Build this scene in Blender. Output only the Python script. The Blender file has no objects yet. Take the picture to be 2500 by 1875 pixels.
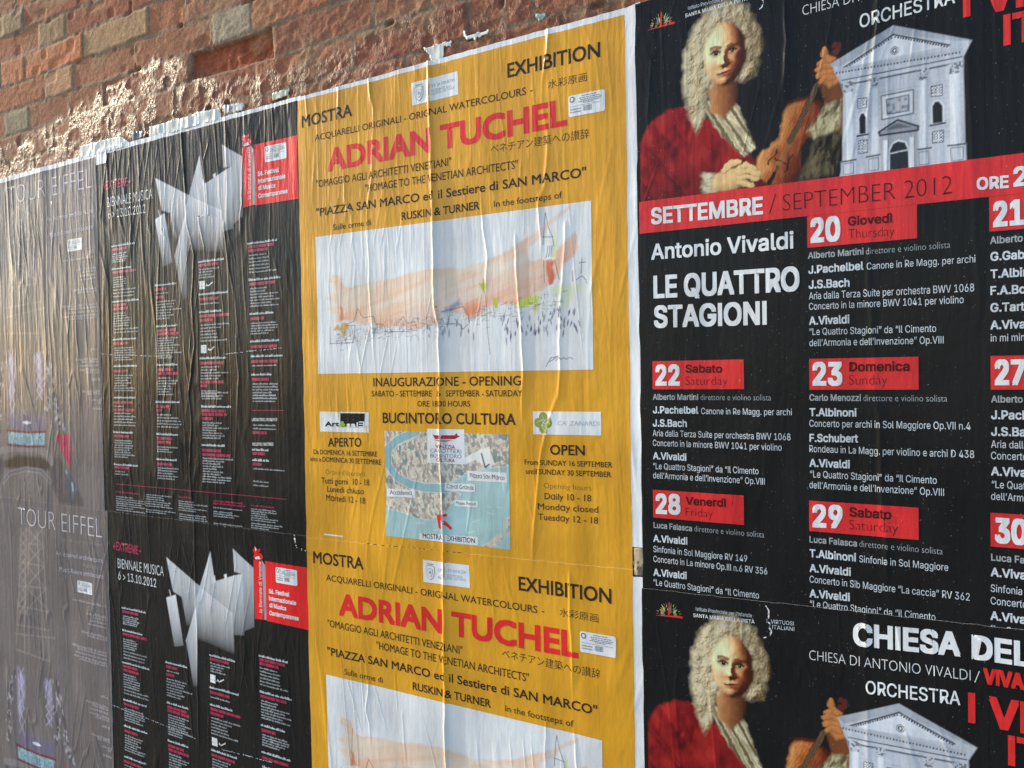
import bpy, bmesh, math, random
import numpy as np
from mathutils import Matrix, Vector

scene = bpy.context.scene
COLL = scene.collection
EYE = 1.55                                   # camera height above the pavement (m)

# ------------------------------------------------------------------ camera, sky, sun, exposure
CAM_R, CAM_U, CAM_F = [[0.854586, 0.519034, -0.016907], [0.0053, 0.023838, 0.999702], [-0.519283, 0.854421, -0.017621]]
cam_data = bpy.data.cameras.new('camera')
cam_data.lens = 29.117
cam_data.sensor_width = 36.0
cam_data.clip_start = 0.02
cam_data.clip_end = 500.0
cam_data.dof.use_dof = True
cam_data.dof.focus_distance = 1.55
cam_data.dof.aperture_fstop = 14.0
cam = bpy.data.objects.new('camera', cam_data)
COLL.objects.link(cam)
cam.matrix_world = Matrix(((CAM_R[0], CAM_U[0], -CAM_F[0], 0.0),
                           (CAM_R[1], CAM_U[1], -CAM_F[1], -1.3517),
                           (CAM_R[2], CAM_U[2], -CAM_F[2], EYE),
                           (0, 0, 0, 1)))
scene.camera = cam

SUN_ELEV = math.radians(24.0)
SUN_OFF = math.radians(5.5)                  # angle between the sun's azimuth and the wall, on the street side
sun_dir = Vector((-math.cos(SUN_OFF) * math.cos(SUN_ELEV), -math.sin(SUN_OFF) * math.cos(SUN_ELEV), math.sin(SUN_ELEV)))
world = bpy.data.worlds.new('World')
scene.world = world
world.use_nodes = True
wn = world.node_tree
for n in list(wn.nodes):
    wn.nodes.remove(n)
sky = wn.nodes.new('ShaderNodeTexSky')
sky.sky_type = 'NISHITA'
sky.sun_disc = False
sky.sun_elevation = SUN_ELEV
sky.sun_rotation = math.atan2(sun_dir.x, sun_dir.y)
sky.air_density = 1.0
sky.dust_density = 1.2
bg = wn.nodes.new('ShaderNodeBackground')
bg.inputs['Strength'].default_value = 0.14
wo = wn.nodes.new('ShaderNodeOutputWorld')
wn.links.new(sky.outputs[0], bg.inputs['Color'])
wn.links.new(bg.outputs[0], wo.inputs['Surface'])

sun_data = bpy.data.lights.new('sun', 'SUN')
sun_data.energy = 2.0
sun_data.angle = math.radians(0.5)
sun_data.color = (1.0, 0.86, 0.62)
sun = bpy.data.objects.new('sun', sun_data)
COLL.objects.link(sun)
sun.location = (-4, -3, 6)
sun.rotation_euler = sun_dir.to_track_quat('Z', 'Y').to_euler()

scene.view_settings.view_transform = 'Standard'
scene.view_settings.look = 'None'
scene.view_settings.gamma = 1.0
scene.view_settings.use_curve_mapping = False
scene.view_settings.exposure = 1.25

# ------------------------------------------------------------------ measured layout, in metres on the wall plane (x along the wall, z from eye height)
META={'P': {'y': 0.967, 'v': 0.9999, 'b': 0.9667, 't': 0.9528}, 'DU': {'y': 0.0063, 'v': 0.0, 'b': 0.007, 't': 0.0076}}
TXT={
'y':[
 ('title_lettering', 'MOSTRA', -1.3476, -1.2002, .5427, .5436, .0261, .012, 'ink'),
 ('title_lettering', 'EXHIBITION', -.813, -.6214, .5481, .5473, .0268, .014, 'ink'),
 ('subtitle_lettering', 'ACQUARELLI ORIGINALI - ORIGNAL WATERCOLOURS', -1.3093, -.7734, .5078, .5097, .0137, .0, 'ink'),
 ('subtitle_lettering', '-', -.7639, -.7589, .5101, .5103, .0123, .0, 'ink'),
 ('japanese_lettering', '水彩原画', -.7261, -.6475, .511, .5101, .0156, -.004, 'ink'),
 ('name_lettering', 'ADRIAN TUCHEL', -1.2734, -.6883, .4353, .4384, .0493, .035, 'red'),
 ('japanese_lettering', 'ベネチアン建築への讃辞', -.853, -.6453, .4124, .4087, .0178, -.004, 'ink'),
 ('subtitle_lettering', '"OMAGGIO AGLI ARCHITETTI VENEZIANI"', -1.3078, -.9463, .4058, .4033, .0156, .0, 'ink'),
 ('subtitle_lettering', '"HOMAGE TO THE VENETIAN ARCHITECTS"', -1.169, -.7946, .3786, .3763, .0155, .0, 'ink'),
 ('subtitle_lettering', '"PIAZZA SAN MARCO ed il Sestiere di SAN MARCO"', -1.3096, -.6524, .3428, .3416, .0175, .012, 'ink'),
 ('subtitle_lettering', 'RUSKIN & TURNER', -1.073, -.8813, .3094, .3097, .0159, .012, 'ink'),
 ('subtitle_lettering', 'Sulle orme di', -1.2606, -1.154, .3079, .308, .0123, .0, 'ink'),
 ('subtitle_lettering', 'In the footsteps of', -.848, -.7014, .3101, .3098, .0119, .0, 'ink'),
 ('opening_lettering', 'INAUGURAZIONE - OPENING', -1.1563, -.7946, -.0312, -.0304, .0181, .008, 'ink'),
 ('opening_lettering', 'SABATO - SETTEMBRE  15  SEPTEMBER - SATURDAY', -1.1615, -.7921, -.0521, -.0512, .0121, .004, 'ink'),
 ('opening_lettering', 'ORE 18.00 HOURS', -1.0412, -.911, -.0723, -.0714, .0114, .004, 'ink'),
 ('opening_lettering', 'BUCINTORO CULTURA', -1.1328, -.8075, -.1078, -.1056, .0221, .014, 'ink'),
 ('hours_lettering', 'APERTO', -1.289, -1.1932, -.1626, -.1599, .0195, .012, 'ink'),
 ('hours_lettering', 'Da DOMENICA 16 SETTEMBRE', -1.3332, -1.1505, -.1806, -.1791, .0107, .004, 'ink'),
 ('hours_lettering', 'sino a DOMENICA 30 SETTEMBRE', -1.344, -1.1403, -.1964, -.196, .0108, .004, 'ink'),
 ('hours_lettering', "Orɑrio d'ɑperturɑ", -1.2984, -1.1858, -.2238, -.2228, .0109, -.016, 'ink2'),
 ('hours_lettering', 'Tutti giorni  10 - 18', -1.3118, -1.1736, -.2447, -.2418, .0133, .0, 'ink'),
 ('hours_lettering', 'Lunedi chiuso', -1.2956, -1.1893, -.2619, -.2612, .0127, .0, 'ink'),
 ('hours_lettering', 'Mɑrtedi 12 - 18', -1.2989, -1.1855, -.2819, -.2813, .0133, .0, 'ink'),
 ('hours_lettering', 'OPEN', -.7347, -.6634, -.1588, -.1575, .0188, .014, 'ink'),
 ('hours_lettering', 'From SUNDAY 16 SEPTEMBER', -.7895, -.6098, -.1794, -.1766, .0098, .004, 'ink'),
 ('hours_lettering', 'until SUNDAY 30 SEPTEMBER', -.787, -.6125, -.1965, -.1939, .0098, .004, 'ink'),
 ('hours_lettering', 'Opening hours', -.7491, -.652, -.2213, -.2202, .0102, -.016, 'ink2'),
 ('hours_lettering', 'Dɑily 10 - 18', -.7478, -.6523, -.2418, -.2397, .0117, .0, 'ink'),
 ('hours_lettering', 'Mondɑy closed', -.7621, -.6385, -.2618, -.2591, .0117, .0, 'ink'),
 ('hours_lettering', 'Tuesdɑy 12 - 18', -.7619, -.6393, -.2813, -.2791, .0117, .0, 'ink'),
 ('logo_badge/badge_lettering', 'Art', -1.2962, -1.2553, -.1183, -.1175, .0109, .05, 'black'),
 ('logo_badge/badge_lettering', '&', -1.2545, -1.2372, -.118, -.1177, .0119, .05, 'green'),
 ('logo_badge/badge_lettering', 'sal', -1.2346, -1.2013, -.1179, -.1174, .0096, .05, 'white'),
 ('logo_badge/badge_lettering', 'Ǝ', -1.1994, -1.1827, -.1177, -.1176, .0112, .03, 'white'),
 ('house_badge/badge_lettering', "CA' ZANARDI", -.7174, -.6339, -.1037, -.1032, .0081, -.012, 'grey'),
 ('city_badge/badge_lettering', 'CITTÀ DI VENEZIA', -1.0032, -.9333, .5626, .5657, .0058, .0, 'grey'),
 ('city_badge/badge_lettering', 'ASSESSORATO ALLA', -.9946, -.9422, .5543, .5564, .0048, .0, 'grey'),
 ('city_badge/badge_lettering', 'PRODUZIONE CULTURALE', -1.0029, -.9345, .5481, .5511, .0048, .0, 'grey'),
 ('club_badge/badge_lettering', '1882', -.9792, -.9664, -.1482, -.148, .0052, -.005, 'grey'),
 ('club_badge/badge_lettering', 'VENEZIA', -.9971, -.9485, -.1559, -.1555, .0071, .01, 'darkred'),
 ('club_badge/badge_lettering', 'CANOTTIERI', -1.0103, -.9337, -.1648, -.164, .0077, .0, 'slate'),
 ('club_badge/badge_lettering', 'BUCINTORO', -1.0106, -.9333, -.1748, -.1737, .0077, .0, 'slate'),
 ('club_badge/badge_lettering', 'CULTURA', -.9961, -.9498, -.1829, -.1822, .0071, .01, 'darkred'),
 ('city_map/map_lettering', 'Piɑzzɑ Sɑn Mɑrco', -.914, -.8345, -.2106, -.2109, .0092, -.006, 'ink'),
 ('city_map/map_lettering', 'Cɑnɑl Grɑnde', -.9706, -.9059, -.235, -.2339, .0089, -.006, 'ink'),
 ('city_map/map_lettering', 'Accɑdemiɑ', -1.1172, -1.0596, -.2563, -.2545, .0093, -.006, 'ink'),
 ('city_map/map_lettering', 'Museo Pinɑult', -.9484, -.9004, -.2655, -.2647, .0068, -.006, 'ink'),
 ('city_map/map_lettering', 'MOSTRA   EXHIBITION', -1.0335, -.905, -.3408, -.3388, .0102, .004, 'ink'),
],
'v':[
 ('month_band/month_lettering', 'SETTEMBRE', -.5297, -.3411, .243, .2399, .0282, .03, 'white'),
 ('month_band/month_lettering', '/', -.3317, -.3203, .2393, .2393, .0309, -.02, 'dkred'),
 ('month_band/month_lettering', 'SEPTEMBER 2012', -.3099, -.0752, .241, .2393, .0265, -.022, 'dkred'),
 ('month_band/month_lettering', 'ORE', -.0448, -.0062, .2405, .2389, .0174, .03, 'white'),
 ('month_band/month_lettering', '21.00', -.0008, None, .2394, None, .0269, .03, 'white'),
 ('title_lettering', 'Antonio Vivaldi', -.5306, -.2946, .183, .1814, .0268, .022, 'white'),
 ('title_lettering', 'LE QUATTRO', -.5276, -.2864, .117, .1145, .0388, .03, 'white'),
 ('title_lettering', 'STAGIONI', -.5276, -.3373, .0668, .0643, .0379, .03, 'white'),
 ('date_badge/date_lettering', '20', -.2691, -.2257, .1872, .1866, .0382, .035, 'white'),
 ('date_badge/date_lettering', 'Giovedì', -.2148, -.1538, .2082, .2067, .0138, .025, 'dkred'),
 ('date_badge/date_lettering', 'Thursday', -.2141, -.1509, .1884, .1872, .015, -.02, 'dkred'),
 ('date_badge/date_lettering', '22', -.5262, -.4825, -.032, -.0322, .0358, .035, 'white'),
 ('date_badge/date_lettering', 'Sabato', -.4724, -.4105, -.0105, -.0113, .0136, .025, 'dkred'),
 ('date_badge/date_lettering', 'Saturday', -.4727, -.4019, -.0312, -.0315, .0145, -.02, 'dkred'),
 ('date_badge/date_lettering', '23', -.2684, -.2249, -.0331, -.0333, .0365, .035, 'white'),
 ('date_badge/date_lettering', 'Domenica', -.215, -.1321, -.0118, -.0123, .0143, .025, 'dkred'),
 ('date_badge/date_lettering', 'Sunday', -.2152, -.1624, -.032, -.0322, .0151, -.02, 'dkred'),
 ('date_badge/date_lettering', '28', -.5287, -.4843, -.252, -.2504, .0349, .035, 'white'),
 ('date_badge/date_lettering', 'Venerdì', -.4749, -.4067, -.2325, -.2316, .0137, .025, 'dkred'),
 ('date_badge/date_lettering', 'Friday', -.4752, -.4288, -.2513, -.251, .0141, -.02, 'dkred'),
 ('date_badge/date_lettering', '29', -.2706, -.2265, -.2533, -.2516, .0357, .035, 'white'),
 ('date_badge/date_lettering', 'Sabato', -.2166, -.1582, -.2324, -.2324, .0144, .025, 'dkred'),
 ('date_badge/date_lettering', 'Saturday', -.2168, -.1495, -.252, -.2515, .0148, -.02, 'dkred'),
 ('programme_text', 'Alberto Martini', -.2732, -.1932, .1634, .1632, .0101, .02, 'pale2'),
 ('programme_text', 'direttore e violino solista', -.1899, -.0782, .1629, .1628, .0098, -.012, 'pale2'),
 ('programme_text', 'J.Pachelbel', -.2728, -.1934, .1401, .1405, .0125, .024, 'pale'),
 ('programme_text', 'Canone in Re Magg. per archi', -.1888, -.047, .1402, .1398, .0101, -.004, 'pale'),
 ('programme_text', 'J.S.Bach', -.2727, -.2133, .1168, .1164, .0131, .024, 'pale'),
 ('programme_text', 'Aria dalla Terza Suite per orchestra BWV 1068', -.2725, -.0489, .1004, .0991, .0109, -.004, 'pale'),
 ('programme_text', 'Concerto in la minore BWV 1041 per violino', -.2726, -.062, .0845, .0833, .0105, -.004, 'pale'),
 ('programme_text', 'A.Vivaldi', -.2727, -.214, .061, .0611, .013, .024, 'pale'),
 ('programme_text', '“Le Quattro Stagioni” da “Il Cimento', -.2724, -.097, .0454, .0438, .0105, -.004, 'pale'),
 ('programme_text', 'dell’Armonia e dell’Invenzione” Op.VIII', -.2726, -.0876, .0282, .0269, .0105, -.004, 'pale'),
 ('programme_text', 'Alberto Martini', -.5313, -.4511, -.0562, -.0563, .0101, .02, 'pale2'),
 ('programme_text', 'direttore e violino solista', -.4471, -.3321, -.0562, -.0564, .0098, -.012, 'pale2'),
 ('programme_text', 'J.Pachelbel', -.5314, -.4514, -.0795, -.0792, .0123, .024, 'pale'),
 ('programme_text', 'Canone in Re Magg. per archi', -.4465, -.3003, -.0795, -.0796, .0102, -.004, 'pale'),
 ('programme_text', 'J.S.Bach', -.5319, -.4716, -.1022, -.1018, .0126, .024, 'pale'),
 ('programme_text', 'Aria dalla Terza Suite per orchestra BWV 1068', -.5322, -.3027, -.1184, -.119, .0106, -.004, 'pale'),
 ('programme_text', 'Concerto in la minore BWV 1041 per violino', -.5322, -.3165, -.1352, -.1358, .0106, -.004, 'pale'),
 ('programme_text', 'A.Vivaldi', -.5321, -.4728, -.1582, -.1586, .0124, .024, 'pale'),
 ('programme_text', '“Le Quattro Stagioni” da “Il Cimento', -.5323, -.353, -.175, -.1752, .0106, -.004, 'pale'),
 ('programme_text', 'dell’Armonia e dell’Invenzione” Op.VIII', -.5325, -.3433, -.191, -.1914, .0106, -.004, 'pale'),
 ('programme_text', 'Luca Falasca', -.5331, -.4646, -.2767, -.2767, .0102, .02, 'pale2'),
 ('programme_text', 'direttore e violino solista', -.4606, -.3453, -.2763, -.2766, .0099, -.012, 'pale2'),
 ('programme_text', 'A.Vivaldi', -.5341, -.4729, -.3009, -.3001, .0124, .024, 'pale'),
 ('programme_text', 'Sinfonia in Sol Maggiore RV 149', -.5344, -.3729, -.3184, -.3185, .0106, -.004, 'pale'),
 ('programme_text', 'Concerto in La minore Op.III n.6 RV 356', -.5347, -.3412, -.3356, -.3355, .0106, -.004, 'pale'),
 ('programme_text', 'A.Vivaldi', -.535, -.4751, -.3598, -.3589, .0125, .024, 'pale'),
 ('programme_text', '“Le Quattro Stagioni” da “Il Cimento', -.5352, -.3547, -.3761, -.3762, .0107, -.004, 'pale'),
 ('programme_text', 'Carlo Menozzi', -.2735, -.1988, -.0565, -.0566, .0102, .02, 'pale2'),
 ('programme_text', 'direttore e violino solista', -.1955, -.0835, -.0566, -.0569, .0098, -.012, 'pale2'),
 ('programme_text', 'T.Albinoni', -.2737, -.2054, -.0805, -.0803, .0126, .024, 'pale'),
 ('programme_text', 'Concerto per archi in Sol Maggiore Op.VII n.4', -.2739, -.0545, -.0968, -.0964, .0106, -.004, 'pale'),
 ('programme_text', 'F.Schubert', -.2741, -.2034, -.1206, -.1194, .0126, .024, 'pale'),
 ('programme_text', 'Rondeau in La Magg. per violino e archi D 438', -.2743, -.0503, -.1363, -.1364, .0106, -.004, 'pale'),
 ('programme_text', 'A.Vivaldi', -.2745, -.2154, -.1593, -.1592, .0126, .024, 'pale'),
 ('programme_text', '“Le Quattro Stagioni” da “Il Cimento', -.2737, -.0977, -.1756, -.1758, .0106, -.004, 'pale'),
 ('programme_text', 'dell’Armonia e dell’Invenzione” Op.VIII', -.2748, -.0886, -.1926, -.1927, .0106, -.004, 'pale'),
 ('programme_text', 'Luca Falasca', -.2753, -.2063, -.2775, -.2775, .0102, .02, 'pale2'),
 ('programme_text', 'direttore e violino solista', -.2029, -.0908, -.2772, -.2777, .0099, -.012, 'pale2'),
 ('programme_text', 'T.Albinoni', -.2755, -.2078, -.3004, -.3004, .0127, .024, 'pale'),
 ('programme_text', 'Sinfonia in Sol Maggiore', -.2033, -.0838, -.3006, -.3006, .0104, -.004, 'pale'),
 ('programme_text', 'A.Vivaldi', -.2758, -.2154, -.3236, -.3232, .0127, .024, 'pale'),
 ('programme_text', 'Concerto in Sib Maggiore “La caccia” RV 362', -.2759, -.057, -.3402, -.3401, .0107, -.004, 'pale'),
 ('programme_text', 'A.Vivaldi', -.2762, -.2172, -.3634, -.3623, .0127, .024, 'pale'),
 ('programme_text', '“Le Quattro Stagioni” da “Il Cimento', -.2757, -.1008, -.3787, -.375, .0107, -.004, 'pale'),
 ('date_badge/date_lettering', '21', -.0252, None, .1864, None, .0354, .035, 'white'),
 ('programme_text', 'Alberto Martini', -.029, None, .1635, None, .0102, .02, 'pale2'),
 ('programme_text', 'G.Gabrieli', -.0287, None, .1398, None, .0124, .024, 'pale'),
 ('programme_text', 'T.Albinoni', -.0288, None, .1156, None, .0124, .024, 'pale'),
 ('programme_text', 'F.A.Bonporti', -.029, None, .0924, None, .0124, .024, 'pale'),
 ('programme_text', 'G.Tartini', -.0291, None, .0687, None, .0124, .024, 'pale'),
 ('programme_text', 'A.Vivaldi', -.0292, None, .0445, None, .0124, .024, 'pale'),
 ('programme_text', 'in mi minore', -.029, None, .0275, None, .0102, -.004, 'pale'),
 ('date_badge/date_lettering', '27', -.0245, None, -.0335, None, .0356, .035, 'white'),
 ('programme_text', 'Alberto Martini', -.029, None, -.0577, None, .0099, .02, 'pale2'),
 ('programme_text', 'J.Pachelbel', -.0292, None, -.081, None, .0125, .024, 'pale'),
 ('programme_text', 'J.S.Bach', -.0293, None, -.1043, None, .0125, .024, 'pale'),
 ('programme_text', 'Aria dalla Terza', -.0294, None, -.121, None, .0103, -.004, 'pale'),
 ('programme_text', 'Concerto in la', -.0295, None, -.137, None, .0103, -.004, 'pale'),
 ('programme_text', 'A.Vivaldi', -.0296, None, -.16, None, .0125, .024, 'pale'),
 ('programme_text', '“Le Quattro', -.0289, None, -.1774, None, .0103, -.004, 'pale'),
 ('programme_text', 'dell’Armonia', -.0298, None, -.1941, None, .0103, -.004, 'pale'),
 ('date_badge/date_lettering', '30', -.0257, None, -.2545, None, .0359, .035, 'white'),
 ('programme_text', 'Luca Falasca', -.0303, None, -.2799, None, .01, .02, 'pale2'),
 ('programme_text', 'A.Vivaldi', -.0309, None, -.3021, None, .0126, .024, 'pale'),
 ('programme_text', 'Sinfonia in Sol', -.0311, None, -.3238, None, .0104, -.004, 'pale'),
 ('programme_text', 'Concerto in La', -.0312, None, -.3414, None, .0104, -.004, 'pale'),
 ('programme_text', 'A.Vivaldi', -.0316, None, -.3637, None, .0126, .024, 'pale'),
 ('programme_text', '“Le Quattro', -.0314, None, -.3812, None, .0104, -.004, 'pale'),
 ('header_lettering', 'CHIESA', -.2132, -.069, .571, .5776, .0353, .035, 'white'),
 ('header_lettering', 'DELLA', -.0551, None, .5767, None, .0353, .035, 'white'),
 ('header_lettering', 'CHIESA DI ANTONIO VIVALDI', -.2776, -.0567, .538, .5451, .0157, -.018, 'white'),
 ('header_lettering', '/', -.052, -.045, .5435, .5438, .0173, -.018, 'white'),
 ('header_lettering', 'VIVALDI', -.041, None, .5436, None, .0233, .04, 'red'),
 ('header_lettering', 'ORCHESTRA', -.1957, -.0698, .5005, .5072, .02, .008, 'white'),
 ('header_lettering', 'I', -.0601, -.0511, .484, .4849, .0434, .035, 'red'),
 ('header_lettering', 'VIRTUOSI', -.0341, None, .4828, None, .0447, .035, 'red'),
 ('header_lettering', 'ITALIANI', -.0114, None, .4346, None, .0422, .035, 'red'),
 ('institute_lettering', 'Istituto Provinciale per l’Infanzia', -.4599, -.3666, .5903, .592, .006, -.004, 'pale'),
 ('institute_lettering', 'SANTA MARIA DELLA PIETÀ', -.4646, -.3621, .5789, .5824, .006, .012, 'white'),
 ('institute_lettering', 'Venezia', -.4228, -.4016, .5704, .5707, .0048, -.004, 'pale'),
 ('orchestra_logo/logo_lettering', 'VIRTUOSI', -.3363, -.3004, .5868, .5886, .0063, -.004, 'pale'),
 ('orchestra_logo/logo_lettering', 'ITALIANI', -.334, -.2999, .5781, .58, .0063, -.004, 'pale'),
],
'b':[
 ('title_lettering', '+EXTREME-', -2.0887, -1.9679, .4987, .4962, .0234, .03, 'magenta'),
 ('title_lettering', 'BIENNALE MUSICA', -2.0705, -1.8771, .4514, .4508, .0261, -.01, 'white'),
 ('title_lettering', '6 > 13.10.2012', -2.0689, -1.9089, .4206, .4187, .0219, -.008, 'white'),
 ('red_panel/panel_lettering', '56. Festival', -1.4927, -1.4248, .4558, .4566, .0104, .03, 'white'),
 ('red_panel/panel_lettering', 'Internazionale', -1.4928, -1.4038, .4394, .4397, .0104, .03, 'white'),
 ('red_panel/panel_lettering', 'di Musica', -1.4916, -1.4362, .4237, .4228, .0104, .03, 'white'),
 ('red_panel/panel_lettering', 'Contemporanea', -1.4922, -1.3975, .4054, .4055, .0104, .03, 'white'),
 ('programme_columns', 'LABORATORIO / WORKSHOP', -1.5305, -1.4465, -.111, -.1095, .0073, .01, 'white'),
 ('programme_columns', 'INCONTRI / MEETINGS', -1.5301, -1.4609, -.1689, -.1666, .0074, .01, 'white'),
],
't':[
 ('title_lettering', 'TOUR EIFFEL', -2.558, -2.1367, .5138, .5116, .054, -.02, 'lilac'),
 ('subtitle_lettering', 'The making of the 1st floor', -2.3369, -2.1389, .4866, .4882, .0112, -.012, 'lilac2'),
 ('subtitle_lettering', 'An inspired architecture', -2.3584, -2.136, .4434, .4439, .0135, -.004, 'lilac'),
 ('subtitle_lettering', 'A project by', -2.2292, -2.1404, .4245, .4242, .0102, -.01, 'lilac2'),
 ('subtitle_lettering', 'Moatti-Riviere architecture', -2.3442, -2.1355, .3982, .4012, .0128, .0, 'lilac'),
],
}
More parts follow.
